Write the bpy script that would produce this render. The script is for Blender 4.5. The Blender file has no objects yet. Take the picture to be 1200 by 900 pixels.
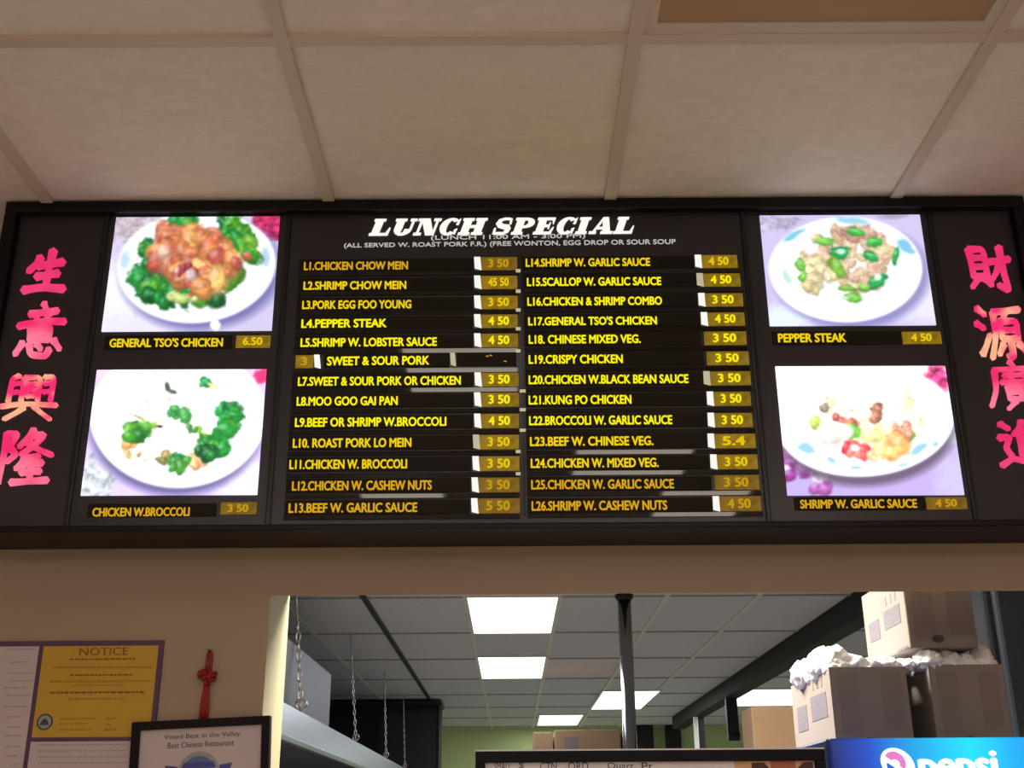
import bpy, math, random
import numpy as np
from mathutils import Vector, noise as mnoise

random.seed(7)
SC = bpy.context.scene
COL = SC.collection
PI = math.pi

# ------------------------------------------------------------------ camera, world, light, exposure
CAMZ = 1.5
F = 1356.0                                   # focal length in pixels of a 1200 px wide frame
PITCH, ROLL, YAW = math.radians(20.93), math.radians(-0.40), math.radians(-0.14)
cam_data = bpy.data.cameras.new('camera')
cam_data.sensor_fit = 'HORIZONTAL'
cam_data.sensor_width = 36.0
cam_data.lens = F * 36.0 / 1200.0
cam_data.clip_start = 0.05
cam = bpy.data.objects.new('camera', cam_data)
COL.objects.link(cam)
cam.location = (0, 0, CAMZ)


def _rz(a):
    return np.array([[math.cos(a), -math.sin(a), 0], [math.sin(a), math.cos(a), 0], [0, 0, 1]])


_c, _s = math.cos(PI / 2 + PITCH), math.sin(PI / 2 + PITCH)
ROT = _rz(YAW) @ np.array([[1, 0, 0], [0, _c, -_s], [0, _s, _c]]) @ _rz(ROLL)
from mathutils import Matrix
cam.rotation_euler = Matrix(ROT.tolist()).to_euler()
SC.camera = cam

SC.view_settings.view_transform = 'Standard'
SC.view_settings.look = 'None'
SC.view_settings.exposure = 0.0
SC.view_settings.gamma = 1.0
SC.view_settings.use_curve_mapping = False

world = bpy.data.worlds.new('world')
SC.world = world
world.use_nodes = True
world.node_tree.nodes['Background'].inputs[0].default_value = (0.5, 0.45, 0.42, 1)
world.node_tree.nodes['Background'].inputs[1].default_value = 0.15

FRONT_POWER = 20.5      # W of each troffer added out of view to brighten the front room
FRONT_TINT = (1.0, 0.87, 0.75)
KITCHEN_POWER = 11.5     # W of each kitchen ceiling panel
NEAR_POWER = 76.0        # W of the kitchen panel just inside the hatch
KITCHEN_TINT = (0.93, 0.97, 1.0)


def area(name, loc, sx, sy, power, color, rot=(0, 0, 0), spread=None):
    l = bpy.data.lights.new(name, 'AREA')
    l.shape = 'RECTANGLE'
    l.size, l.size_y = sx, sy
    l.energy = power
    l.color = color
    o = bpy.data.objects.new(name, l)
    COL.objects.link(o)
    o.location = loc
    o.rotation_euler = rot
    return o


# ------------------------------------------------------------------ where a point of the photo lies in the room
def ray(px, py):
    return ROT @ np.array([(px - 600.0) / F, (450.0 - py) / F, -1.0])


def fY(px, py, Y):
    d = ray(px, py)
    d = d * (Y / d[1])
    return np.array([d[0], d[1], d[2] + CAMZ])


def fZ(px, py, Z):
    d = ray(px, py)
    d = d * ((Z - CAMZ) / d[2])
    return np.array([d[0], d[1], d[2] + CAMZ])


def fX(px, py, X):
    d = ray(px, py)
    d = d * (X / d[0])
    return np.array([d[0], d[1], d[2] + CAMZ])


# ------------------------------------------------------------------ materials
def lin(c):
    out = []
    for v in c[:3]:
        v = v / 255.0
        out.append(v / 12.92 if v <= 0.04045 else ((v + 0.055) / 1.055) ** 2.4)
    return tuple(out)


def mat(name, rgb, rough=0.6, metal=0.0, spec=0.5, emit=None, strength=0.0, noise=0.0, nscale=30.0, bump=0.0, bscale=80.0, stretch=None):
    m = bpy.data.materials.new(name)
    m.use_nodes = True
    nt = m.node_tree
    b = nt.nodes['Principled BSDF']
    c = lin(rgb)
    b.inputs['Base Color'].default_value = (*c, 1)
    b.inputs['Roughness'].default_value = rough
    b.inputs['Metallic'].default_value = metal
    b.inputs['Specular IOR Level'].default_value = spec
    if emit is not None:
        b.inputs['Emission Color'].default_value = (*lin(emit), 1)
        b.inputs['Emission Strength'].default_value = strength
    if noise or bump:
        tc = nt.nodes.new('ShaderNodeTexCoord')
        mp = nt.nodes.new('ShaderNodeMapping')
        nt.links.new(tc.outputs['Object'], mp.inputs['Vector'])
        if stretch:
            mp.inputs['Scale'].default_value = stretch
    if noise:
        n = nt.nodes.new('ShaderNodeTexNoise')
        n.inputs['Scale'].default_value = nscale
        n.inputs['Detail'].default_value = 5
        nt.links.new(mp.outputs['Vector'], n.inputs['Vector'])
        r = nt.nodes.new('ShaderNodeValToRGB')
        r.color_ramp.elements[0].position = 0.3
        r.color_ramp.elements[1].position = 0.7
        r.color_ramp.elements[0].color = (*[v * (1 - noise) for v in c], 1)
        r.color_ramp.elements[1].color = (*[min(1, v * (1 + noise)) for v in c], 1)
        nt.links.new(n.outputs['Fac'], r.inputs['Fac'])
        nt.links.new(r.outputs['Color'], b.inputs['Base Color'])
    if bump:
        n2 = nt.nodes.new('ShaderNodeTexNoise')
        n2.inputs['Scale'].default_value = bscale
        n2.inputs['Detail'].default_value = 4
        n2.inputs['Distortion'].default_value = 1.2
        nt.links.new(mp.outputs['Vector'], n2.inputs['Vector'])
        bp = nt.nodes.new('ShaderNodeBump')
        bp.inputs['Strength'].default_value = bump
        bp.inputs['Distance'].default_value = 0.01
        nt.links.new(n2.outputs['Fac'], bp.inputs['Height'])
        nt.links.new(bp.outputs['Normal'], b.inputs['Normal'])
    return m


def glow(name, rgb, strength=1.0, rgb2=None, nscale=20.0, lo=0.45, hi=0.62):
    """something lit from behind: emission, optionally two tones mixed by noise"""
    m = bpy.data.materials.new(name)
    m.use_nodes = True
    nt = m.node_tree
    b = nt.nodes['Principled BSDF']
    b.inputs['Base Color'].default_value = (0.02, 0.02, 0.02, 1)
    b.inputs['Roughness'].default_value = 0.5
    b.inputs['Specular IOR Level'].default_value = 0.2
    b.inputs['Emission Color'].default_value = (*lin(rgb), 1)
    b.inputs['Emission Strength'].default_value = strength
    if rgb2:
        tc = nt.nodes.new('ShaderNodeTexCoord')
        n = nt.nodes.new('ShaderNodeTexNoise')
        n.inputs['Scale'].default_value = nscale
        n.inputs['Detail'].default_value = 2
        r = nt.nodes.new('ShaderNodeValToRGB')
        r.color_ramp.elements[0].position = lo
        r.color_ramp.elements[1].position = hi
        r.color_ramp.elements[0].color = (*lin(rgb), 1)
        r.color_ramp.elements[1].color = (*lin(rgb2), 1)
        nt.links.new(tc.outputs['Object'], n.inputs['Vector'])
        nt.links.new(n.outputs['Fac'], r.inputs['Fac'])
        nt.links.new(r.outputs['Color'], b.inputs['Emission Color'])
    return m


def ceiling_tile_mat(name, rgb, depth=1.0):
    m = bpy.data.materials.new(name)
    m.use_nodes = True
    nt = m.node_tree
    b = nt.nodes['Principled BSDF']
    b.inputs['Roughness'].default_value = 0.95
    b.inputs['Specular IOR Level'].default_value = 0.1
    tc = nt.nodes.new('ShaderNodeTexCoord')
    # worm-like fissures: stretched, strongly distorted noise
    mp = nt.nodes.new('ShaderNodeMapping')
    mp.inputs['Scale'].default_value = (16, 30, 16)
    mp.inputs['Rotation'].default_value = (0, 0, 0.25)
    nt.links.new(tc.outputs['Object'], mp.inputs['Vector'])
    n = nt.nodes.new('ShaderNodeTexNoise')
    n.inputs['Scale'].default_value = 1.0
    n.inputs['Detail'].default_value = 3
    n.inputs['Distortion'].default_value = 1.6
    nt.links.new(mp.outputs['Vector'], n.inputs['Vector'])
    r = nt.nodes.new('ShaderNodeValToRGB')
    e = r.color_ramp.elements
    e[0].position, e[1].position = 0.40, 0.62
    c = lin(rgb)
    e[0].color = (*[v * 0.94 for v in c], 1)
    e[1].color = (*[min(1, v * 1.01) for v in c], 1)
    nt.links.new(n.outputs['Fac'], r.inputs['Fac'])
    nt.links.new(r.outputs['Color'], b.inputs['Base Color'])
    bp = nt.nodes.new('ShaderNodeBump')
    bp.inputs['Strength'].default_value = 0.30 * depth
    bp.inputs['Distance'].default_value = 0.006
    nt.links.new(n.outputs['Fac'], bp.inputs['Height'])
    nt.links.new(bp.outputs['Normal'], b.inputs['Normal'])
    return m


def sheet_mat(name, strength):
    """printed transparency in a light box: the print's colours are stored per vertex"""
    m = bpy.data.materials.new(name)
    m.use_nodes = True
    nt = m.node_tree
    b = nt.nodes['Principled BSDF']
    b.inputs['Base Color'].default_value = (0.03, 0.03, 0.03, 1)
    b.inputs['Roughness'].default_value = 0.35
    b.inputs['Specular IOR Level'].default_value = 0.15
    a = nt.nodes.new('ShaderNodeAttribute')
    a.attribute_name = 'print'
    nt.links.new(a.outputs['Color'], b.inputs['Emission Color'])
    b.inputs['Emission Strength'].default_value = strength
    return m


M = {}
M['ceiling'] = ceiling_tile_mat('acoustic tile', (232, 222, 214))
M['kitchen_ceiling'] = ceiling_tile_mat('kitchen tile', (218, 220, 226), 0.4)
M['tbar'] = mat('painted grid bar', (205, 190, 178), 0.6)
M['tbar_dark'] = mat('grey grid bar', (165, 163, 162), 0.6)  # plain grey, darker than the long kitchen bars
M['pale_wall'] = mat('pale room paint', (224, 214, 204), 0.8, spec=0.2)
M['wall'] = mat('beige wall paint', (160, 142, 123), 0.8, spec=0.2, noise=0.03, nscale=6, bump=0.08, bscale=160)
M['cream'] = mat('cream trim paint', (180, 173, 136), 0.55)
M['green'] = mat('green kitchen paint', (204, 222, 156), 0.7, noise=0.05, nscale=3)
M['kitchen_wall'] = mat('grey green kitchen wall', (150, 158, 150), 0.8)
M['floor'] = mat('quarry tile floor', (196, 186, 176), 0.5, noise=0.08, nscale=8)
M['black_frame'] = mat('black gloss frame', (18, 17, 20), 0.4, spec=0.2)
M['menu_frame'] = mat('black painted frame', (12, 12, 22), 0.5, spec=0.15)
M['black_panel'] = mat('black panel plastic', (44, 42, 50), 0.32, spec=0.45)
M['black_rail'] = mat('black gloss rail', (16, 15, 15), 0.035, spec=0.62)
M['strip'] = mat('smoked strip plastic', (34, 31, 24), 0.7, spec=0.15)
M['mullion'] = mat('dark metal mullion', (44, 42, 46), 0.3, metal=0.6)
M['title'] = glow('white lit lettering', (250, 247, 238), 1.05)
M['subtitle'] = glow('dim white lettering', (205, 200, 192), 0.85)
for i, (c, s) in enumerate([((214, 162, 22), 1.0), ((240, 206, 10), 1.0), ((255, 240, 6), 1.0)]):  # dim to bright tones paint the uneven backlight row by row
    M['yellow%d' % i] = glow('yellow lit lettering %d' % i, c, s)
for i, c in enumerate([(132, 98, 16), (150, 116, 12), (140, 112, 14)]):
    M['amber%d' % i] = glow('amber lit tab %d' % i, c, 1.0, tuple(int(v * 0.78) for v in c), 60, 0.35, 0.7)
M['digit0'] = glow('amber digit dim', (190, 150, 14), 1.0)
M['digit1'] = glow('amber digit', (226, 194, 8), 1.0)
M['digit2'] = glow('amber digit bright', (250, 230, 4), 1.0)
M['leak'] = glow('white light leak', (250, 248, 240), 1.0)
M['leak_dim'] = glow('dim light leak', (190, 180, 150), 1.0)
M['pink'] = glow('pink lit character', (238, 36, 104), 1.05, (255, 120, 150), 9.0, 0.42, 0.62)  # paler patches paint the uneven backlight into the emission
M['pink2'] = glow('pink and peach lit character', (240, 40, 110), 1.05, (255, 176, 140), 14.0, 0.46, 0.60)
M['plain_pink'] = glow('plain pink lit character', (232, 40, 104), 1.0, (240, 62, 118), 9.0, 0.42, 0.62)
M['photo_soft'] = sheet_mat('backlit print', 1.15)
M['photo_hot'] = sheet_mat('bright backlit print', 1.5)
M['steel'] = mat('brushed steel', (142, 150, 160), 0.34, metal=0.85, noise=0.05, nscale=12, stretch=(1, 0.1, 6))
M['steel_dull'] = mat('dull steel sheet', (112, 112, 122), 0.5, metal=0.5)
M['chain'] = mat('zinc chain', (206, 202, 190), 0.3, metal=0.8)
M['dark_metal'] = mat('dark metal', (34, 36, 40), 0.45, metal=0.3)
M['pole'] = mat('polished pole', (150, 150, 150), 0.16, metal=1.0)
M['black'] = mat('matt black', (12, 12, 15), 0.7)
M['panel_light'] = mat('lit diffuser', (240, 240, 240), 0.5, emit=(255, 255, 255), strength=2.2)
M['front_light'] = mat('lit front diffuser', (240, 235, 225), 0.5, emit=(255, 240, 222), strength=5.0)
M['white_metal'] = mat('white enamel', (225, 222, 215), 0.5)
M['brown_panel'] = mat('brown recessed panel', (176, 142, 112), 0.6, noise=0.03, nscale=5)
M['carton_white'] = mat('pale carton', (138, 127, 119), 0.8, noise=0.03, nscale=10)
M['carton_tan'] = mat('tan carton', (160, 130, 100), 0.85, noise=0.04, nscale=10)
M['carton_print'] = mat('grey blue carton print', (108, 102, 108), 0.8, noise=0.25, nscale=90, stretch=(1, 1, 3))
M['carton_mark'] = mat('faint carton mark', (130, 118, 112), 0.8)
M['carton_dark'] = mat('dark carton mark', (70, 62, 62), 0.8)
M['bag'] = mat('white plastic bag', (246, 246, 248), 0.35, spec=0.5, bump=0.6, bscale=24)
M['purple'] = mat('purple poster border', (74, 44, 78), 0.5)
M['notice_yellow'] = mat('yellow notice paper', (184, 148, 38), 0.6, noise=0.03, nscale=14)
M['paper'] = mat('white laminated paper', (186, 172, 176), 0.5, noise=0.03, nscale=12)
M['ink_red'] = mat('dark red ink', (128, 76, 34), 0.6)
M['ink_brown'] = mat('brown ink', (158, 122, 30), 0.6)
M['ink_grey'] = mat('grey ink', (158, 146, 152), 0.6)
M['ink_dark'] = mat('dark ink', (62, 58, 74), 0.6)
M['ink_blue'] = mat('blue ink', (64, 70, 150), 0.6)
M['award_grey'] = mat('award grey green', (140, 148, 150), 0.6)
M['award_blue'] = mat('award steel blue', (78, 104, 148), 0.6)
M['wood_black'] = mat('black stained frame', (20, 12, 18), 0.55, spec=0.15)
M['red_cord'] = mat('red silk cord', (138, 16, 28), 0.6, noise=0.2, nscale=120)
M['white_board'] = mat('white menu sheet', (224, 220, 226), 0.4)
M['edge_silver'] = mat('pale frame edge', (196, 198, 206), 0.3, metal=0.3)
M['print_tan'] = mat('photo tan', (212, 170, 128), 0.5)
M['print_brown'] = mat('photo dark brown', (74, 32, 26), 0.5)
M['print_rust'] = mat('photo rust', (176, 98, 66), 0.5)
M['cooler_blue'] = mat('cooler blue cabinet', (14, 40, 110), 0.3)
M['glass_dark'] = mat('dark cooler glass', (16, 24, 40), 0.1)
M['logo_white'] = glow('white lit sign lettering', (244, 252, 255), 1.2)
M['logo_pink'] = glow('pink lit emblem', (232, 128, 206), 1.0)
M['logo_blue'] = glow('blue lit emblem', (30, 110, 220), 1.0)


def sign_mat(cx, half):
    """blue light-box face: uneven tube glow painted as a ramp, cyan middle, navy ends"""
    m = bpy.data.materials.new('blue sign glow ramp')
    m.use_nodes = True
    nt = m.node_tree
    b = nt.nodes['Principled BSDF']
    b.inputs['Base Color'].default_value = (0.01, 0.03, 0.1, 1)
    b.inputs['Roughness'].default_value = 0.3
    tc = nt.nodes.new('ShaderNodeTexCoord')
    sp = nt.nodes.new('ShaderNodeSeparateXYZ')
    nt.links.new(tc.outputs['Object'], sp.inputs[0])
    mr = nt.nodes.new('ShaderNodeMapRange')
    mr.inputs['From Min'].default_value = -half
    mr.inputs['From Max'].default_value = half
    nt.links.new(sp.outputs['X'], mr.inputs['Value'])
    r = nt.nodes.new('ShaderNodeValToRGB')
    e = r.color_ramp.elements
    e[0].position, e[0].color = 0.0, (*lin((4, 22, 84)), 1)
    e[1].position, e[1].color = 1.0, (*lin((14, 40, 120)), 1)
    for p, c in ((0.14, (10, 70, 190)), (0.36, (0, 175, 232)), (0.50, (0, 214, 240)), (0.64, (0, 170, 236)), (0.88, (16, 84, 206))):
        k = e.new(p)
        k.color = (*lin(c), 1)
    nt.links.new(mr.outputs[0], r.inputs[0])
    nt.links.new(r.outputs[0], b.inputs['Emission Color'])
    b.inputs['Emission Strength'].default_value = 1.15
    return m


# ------------------------------------------------------------------ mesh building
WORLD_AT = {}          # object name -> world location of its origin


class MB:
    def __init__(self):
        self.v, self.f, self.mi, self.sm = [], [], [], []

    def add(self, vs, fs, mi=0, smooth=False):
        o = len(self.v)
        self.v += [tuple(map(float, p)) for p in vs]
        for f in fs:
            self.f.append(tuple(i + o for i in f))
            self.mi.append(mi)
            self.sm.append(smooth)

    def box(self, x0, x1, y0, y1, z0, z1, mi=0, bev=0.0):
        if bev <= 0:
            vs = [(x, y, z) for x in (x0, x1) for y in (y0, y1) for z in (z0, z1)]
            fs = [(0, 1, 3, 2), (4, 6, 7, 5), (0, 4, 5, 1), (2, 3, 7, 6), (0, 2, 6, 4), (1, 5, 7, 3)]
            self.add(vs, fs, mi)
            return
        import bmesh
        bm = bmesh.new()
        bmesh.ops.create_cube(bm, size=1)
        for v in bm.verts:
            v.co = Vector(((x0 + x1) / 2 + v.co.x * (x1 - x0), (y0 + y1) / 2 + v.co.y * (y1 - y0), (z0 + z1) / 2 + v.co.z * (z1 - z0)))
        bmesh.ops.bevel(bm, geom=list(bm.edges), offset=bev, segments=2, affect='EDGES', profile=0.5)
        bm.verts.ensure_lookup_table()
        self.add([v.co for v in bm.verts], [[v.index for v in f.verts] for f in bm.faces], mi)
        bm.free()

    def tube(self, pts, r, n=8, mi=0, closed=False):
        pts = [Vector(p) for p in pts]
        N = len(pts)
        rs = r if isinstance(r, (list, tuple)) else [r] * N
        vs, fs = [], []
        up = Vector((0.13, 0.2, 1)).normalized()
        for i, p in enumerate(pts):
            if closed:
                t = pts[(i + 1) % N] - pts[(i - 1) % N]
            else:
                t = pts[min(i + 1, N - 1)] - pts[max(i - 1, 0)]
            t.normalize()
            u = up if abs(t.dot(up)) < 0.95 else Vector((1, 0.1, 0)).normalized()
            a = t.cross(u).normalized()
            b = t.cross(a).normalized()
            for k in range(n):
                an = 2 * PI * k / n
                vs.append(p + a * (rs[i] * math.cos(an)) + b * (rs[i] * math.sin(an)))
        for i in range(N if closed else N - 1):
            j = (i + 1) % N
            for k in range(n):
                l = (k + 1) % n
                fs.append((i * n + k, i * n + l, j * n + l, j * n + k))
        if not closed:
            fs.append(tuple(range(n))[::-1])
            fs.append(tuple(range((N - 1) * n, N * n)))
        self.add(vs, fs, mi, True)

    def plate(self, poly, y0, y1, mi=0):
        """outline given as (x, z) points, a slab between y0 (front) and y1 (back)"""
        n = len(poly)
        vs = [(x, y0, z) for x, z in poly] + [(x, y1, z) for x, z in poly]
        fs = [tuple(range(n)), tuple(range(n, 2 * n))[::-1]]
        for i in range(n):
            j = (i + 1) % n
            fs.append((i, n + i, n + j, j))
        self.add(vs, fs, mi)

    def build(self, name, mats, parent=None, rot=None):
        return obj(name, self.v, self.f, mats, parent, self.mi, self.sm)


def obj(name, vs, fs, mats, parent=None, mi=None, sm=None):
    vs = np.array(vs, dtype=float)
    c = (vs.min(0) + vs.max(0)) / 2
    me = bpy.data.meshes.new(name)
    me.from_pydata((vs - c).tolist(), [], fs)
    mats = mats if isinstance(mats, (list, tuple)) else [mats]
    for m in mats:
        me.materials.append(m)
    if mi is not None:
        me.polygons.foreach_set('material_index', mi)
    if sm is not None:
        me.polygons.foreach_set('use_smooth', sm)
    me.update()
    o = bpy.data.objects.new(name, me)
    COL.objects.link(o)
    put(o, c, parent)
    return o


def put(o, at, parent=None):
    at = np.array(at, dtype=float)
    WORLD_AT[o.name] = at
    if parent is not None:
        o.parent = parent
        o.location = (at - WORLD_AT[parent.name]).tolist()
    else:
        o.location = at.tolist()


def empty(name, at, label=None, cat=None, group=None):
    o = bpy.data.objects.new(name, None)
    o.empty_display_size = 0.1
    COL.objects.link(o)
    put(o, at)
    if label:
        tag(o, label, cat, group)
    return o


def tag(o, label, cat, group=None):
    o['label'] = label
    o['category'] = cat
    if group:
        o['group'] = group
    return o


def struct(o):
    o['kind'] = 'structure'
    return o


# ------------------------------------------------------------------ lettering
_TEXT = {}


def glyphs(body, bold=0.0, spacing=1.0):
    """text as (verts 2D, faces), lower-left of its box at 0,0, plus its size"""
    key = (body, bold, spacing)
    if key in _TEXT:
        return _TEXT[key]
    c = bpy.data.curves.new('lettering', 'FONT')
    c.body = body
    c.fill_mode = 'FRONT'
    c.space_character = spacing
    c.resolution_u = 3
    o = bpy.data.objects.new('lettering_source', c)
    COL.objects.link(o)
    bpy.context.view_layer.update()
    me = bpy.data.meshes.new_from_object(o.evaluated_get(bpy.context.evaluated_depsgraph_get()))
    v = np.array([p.co[:2] for p in me.vertices])
    f = [tuple(p.vertices) for p in me.polygons]
    bpy.data.objects.remove(o)
    bpy.data.curves.remove(c)
    bpy.data.meshes.remove(me)
    if bold > 0:          # heavier strokes: the outline laid over itself, shifted a hair each way
        n = len(v)
        sh = [(-bold, 0), (bold, 0), (0, bold * .6), (0, -bold * .6)]
        v = np.vstack([v + np.array(d) for d in sh])
        f = [tuple(i + n * k for i in q) for k in range(4) for q in f]
    v = v - v.min(0)
    _TEXT[key] = (v, f, v.max(0))
    return _TEXT[key]


def lettering(name, body, quad, Y, material, parent, bold=0.012, spacing=1.0, warp=None, depth=0.0012):
    """quad: lower-left, lower-right, upper-right, upper-left as (x, z) on the plane at Y; the letters stand proud of it"""
    v, f, size = glyphs(body, bold, spacing)
    t = v / size
    if warp:
        t = warp(t)
    a, b, c, d = [np.array(q, dtype=float) for q in quad]
    u, w = t[:, :1], t[:, 1:]
    p = a * (1 - u) * (1 - w) + b * u * (1 - w) + c * u * w + d * (1 - u) * w
    n = len(p)
    front = [(x, Y - depth, z) for x, z in p]
    # short sides so the letters have thickness
    cnt = {}
    for face in f:
        for i in range(len(face)):
            e = (face[i], face[(i + 1) % len(face)])
            cnt[e] = 1
    fs = list(f)
    back = [(x, Y, z) for x, z in p]
    for (i, j) in cnt:
        if (j, i) not in cnt:
            fs.append((i, i + n, j + n, j))
    return obj(name, front + back, fs, material, parent)


def quad_px(px0, py0, px1, py1, h0, h1, Y):
    """text whose middle line runs from (px0,py0) to (px1,py1) in the photo, cap height h0..h1 px"""
    A = fY(px0, py0 + h0 / 2, Y); B = fY(px1, py1 + h1 / 2, Y)
    C = fY(px1, py1 - h1 / 2, Y); D = fY(px0, py0 - h0 / 2, Y)
    # keep the letters upright on the board
    return [(A[0], A[2]), (B[0], B[2]), (B[0] + (C[0] - B[0]) * 0.3, C[2]), (A[0] + (D[0] - A[0]) * 0.3, D[2])]


# ================================================================== THE SETTING
YB = 2.20                # face of the menu board's panels
YW, YK = 2.33, 2.535     # front and back of the wall with the hatch
H = CAMZ + 1.265         # front ceiling
HK = CAMZ + 1.10         # kitchen ceiling
XL, XR, YBACK = -2.6, 2.8, -4.6
KX0, KX1, KY1 = -2.3, 3.3, 14.3
JX = fY(317, 697, YW)[0]            # left jamb
LZ = fY(640, 696, YW)[2]            # lintel
JR = 1.45
SILL = 0.98

m = MB(); m.box(XL - .1, XR + .1, YBACK, YW, -0.1, 0); struct(m.build('floor', M['floor']))
m = MB(); m.box(KX0 - .1, KX1 + .1, YW, KY1 + .1, -0.1, 0); struct(m.build('floor_kitchen', M['floor']))
m = MB(); m.box(XL - .1, XR + .1, YBACK, YW, H, H + 0.08); struct(m.build('ceiling', M['ceiling']))
m = MB(); m.box(KX0 - .1, KX1 + .1, YK, KY1 + .1, HK, HK + 0.08); struct(m.build('ceiling_kitchen', M['kitchen_ceiling']))
m = MB(); m.box(XL - .1, XL, YBACK, YW, 0, H); struct(m.build('wall_left', M['pale_wall']))
m = MB(); m.box(XR, XR + .1, YBACK, YW, 0, H); struct(m.build('wall_right', M['pale_wall']))
m = MB(); m.box(XL - .1, XR + .1, YBACK - .1, YBACK, 0, H); struct(m.build('wall_back', M['pale_wall']))
m = MB(); m.box(KX0 - .1, KX0, YK, KY1, 0, HK); struct(m.build('wall_kitchen_left', M['kitchen_wall']))
m = MB(); m.box(KX1, KX1 + .1, YK, KY1, 0, HK); struct(m.build('wall_kitchen_right', M['kitchen_wall']))
m = MB(); m.box(KX0 - .1, KX1 + .1, KY1, KY1 + .1, 0, HK); struct(m.build('wall_kitchen_back', M['green']))
# the wall with the serving hatch, one continuous surface round the opening
zt = H + 0.08
m = MB()
xs = [XL - .1, JX, JR, KX1 + .1]
zs = [0, SILL, LZ, zt]
vs = [(x, y, z + (0.05 if (y == YK and z == LZ) else 0)) for y in (YW, YK) for z in zs for x in xs]   # the head of the hatch rises towards the kitchen
fs = []
for side in (0, 16):
    for j in range(3):
        for i in range(3):
            if (i, j) == (1, 1):
                continue
            q = (side + j * 4 + i, side + j * 4 + i + 1, side + (j + 1) * 4 + i + 1, side + (j + 1) * 4 + i)
            fs.append(q if side == 0 else q[::-1])
m.add(vs, fs, 0)
ring = [5, 6, 10, 9]
for k in range(4):
    a, b = ring[k], ring[(k + 1) % 4]
    m.add([vs[a], vs[b], vs[b + 16], vs[a + 16]], [(0, 1, 2, 3)], 1)
outer = [0, 3, 15, 12]   # rim of the wall
for k in range(4):
    a, b = outer[k], outer[(k + 1) % 4]
    m.add([vs[a], vs[a + 16], vs[b + 16], vs[b]], [(0, 1, 2, 3)], 0)
struct(m.build('wall_front', [M['wall'], M['cream']]))

TN = [0]


def trim(m, material):
    TN[0] += 1
    return struct(m.build('trim_%d' % TN[0], material))


# grid bars of the front ceiling
bx = [-1.606, -0.99, -0.386, 0.219, 0.834, 1.45, 2.06]
ROW = 1.641
for x in bx:
    m = MB(); m.box(x - 0.0125, x + 0.0125, YBACK, YW, H - 0.009, H); trim(m, M['tbar'])
k = 0
while ROW - 1.22 * k > YBACK:
    y = ROW - 1.22 * k
    m = MB(); m.box(XL, XR, y - 0.0125, y + 0.0125, H - 0.008, H); trim(m, M['tbar'])
    k += 1
# grid bars of the kitchen ceiling
for x in (-1.66, -1.19, -0.225 - 0.008, 0.242 + 0.008, 0.80, 1.27):
    m = MB(); m.box(x - 0.012, x + 0.012, YK, KY1, HK - 0.008, HK); trim(m, M['white_metal'])
y = 4.75
while y < KY1:
    m = MB(); m.box(KX0, KX1, y - 0.012, y + 0.012, HK - 0.007, HK); trim(m, M['tbar_dark'])
    y += 1.17
m = MB(); m.box(-0.757, -0.733, YK, 10.9, HK - 0.02, HK); trim(m, M['dark_metal'])      # dark raceway along the ceiling

# ================================================================== CEILING LIGHTS
# kitchen panels: photo corners of each lit diffuser
KL = [((547, 700), (653, 700), (556, 742), (646, 742), 'nearest and largest lit panel in the kitchen ceiling'),
      ((559, 770), (640, 770), (566, 795), (634, 795), 'second lit panel of the kitchen ceiling, straight behind the nearest one'),
      ((705, 810), (765, 810), (695, 831), (757, 831), 'lit kitchen ceiling panel crossed by the metal pole'),
      ((635, 838), (683, 838), (628, 850), (676, 850), 'farthest lit kitchen ceiling panel, just above the tan cartons'),
      ((862, 808), (928, 808), (862, 827), (928, 827), 'lit ceiling panel right of the dark beam, above the tan carton')]
for n, (a, b, c, d, lab) in enumerate(KL):
    P = [fZ(*q, HK - 0.012) for q in (a, b, c, d)]
    x0 = min((P[0][0] + P[2][0]) / 2, P[2][0]); x1 = (P[1][0] + P[3][0]) / 2
    x0 = (P[0][0] + P[2][0]) / 2
    y0 = (P[0][1] + P[1][1]) / 2; y1 = (P[2][1] + P[3][1]) / 2
    if n == 4:
        x0, x1 = P[0][0] + .02, P[1][0] + .42
    t = empty('ceiling_light', ((x0 + x1) / 2, (y0 + y1) / 2, HK), lab, 'ceiling light', 'lit panels in the kitchen ceiling')
    m = MB()
    e = 0.022
    m.box(x0 - e, x1 + e, y0 - e, y0, HK - 0.014, HK); m.box(x0 - e, x1 + e, y1, y1 + e, HK - 0.014, HK)
    m.box(x0 - e, x0, y0, y1, HK - 0.014, HK); m.box(x1, x1 + e, y0, y1, HK - 0.014, HK)
    m.build('frame', M['white_metal'], t)
    m = MB(); m.box(x0, x1, y0, y1, HK - 0.012, HK - 0.002); m.build('diffuser', M['panel_light'], t)
    area('kitchen_lamp', ((x0 + x1) / 2, (y0 + y1) / 2, HK - 0.02), x1 - x0, y1 - y0, KITCHEN_POWER, KITCHEN_TINT)
# the panel just inside the hatch, above the stacked cartons and out of sight from the customer side
t = empty('ceiling_light', (0.10, 3.0, HK), 'lit kitchen ceiling panel above the hatch, hidden behind the wall over it', 'ceiling light', 'lit panels in the kitchen ceiling')
m = MB(); m.box(-0.17, 0.37, 2.66, 3.34, HK - 0.014, HK); m.build('frame', M['white_metal'], t)
m = MB(); m.box(-0.15, 0.35, 2.68, 3.32, HK - 0.018, HK - 0.0141); m.build('diffuser', M['panel_light'], t)
area('kitchen_lamp', (0.10, 3.0, HK - 0.024), 0.5, 0.64, NEAR_POWER, (1.0, 0.95, 0.86))


# front-room lamps: the four whose reflections show between the menu rows ...
def mirrored(px, py):
    p = fZ(px, py, H - 0.01)
    return p[0], 2 * YB - p[1]


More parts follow.
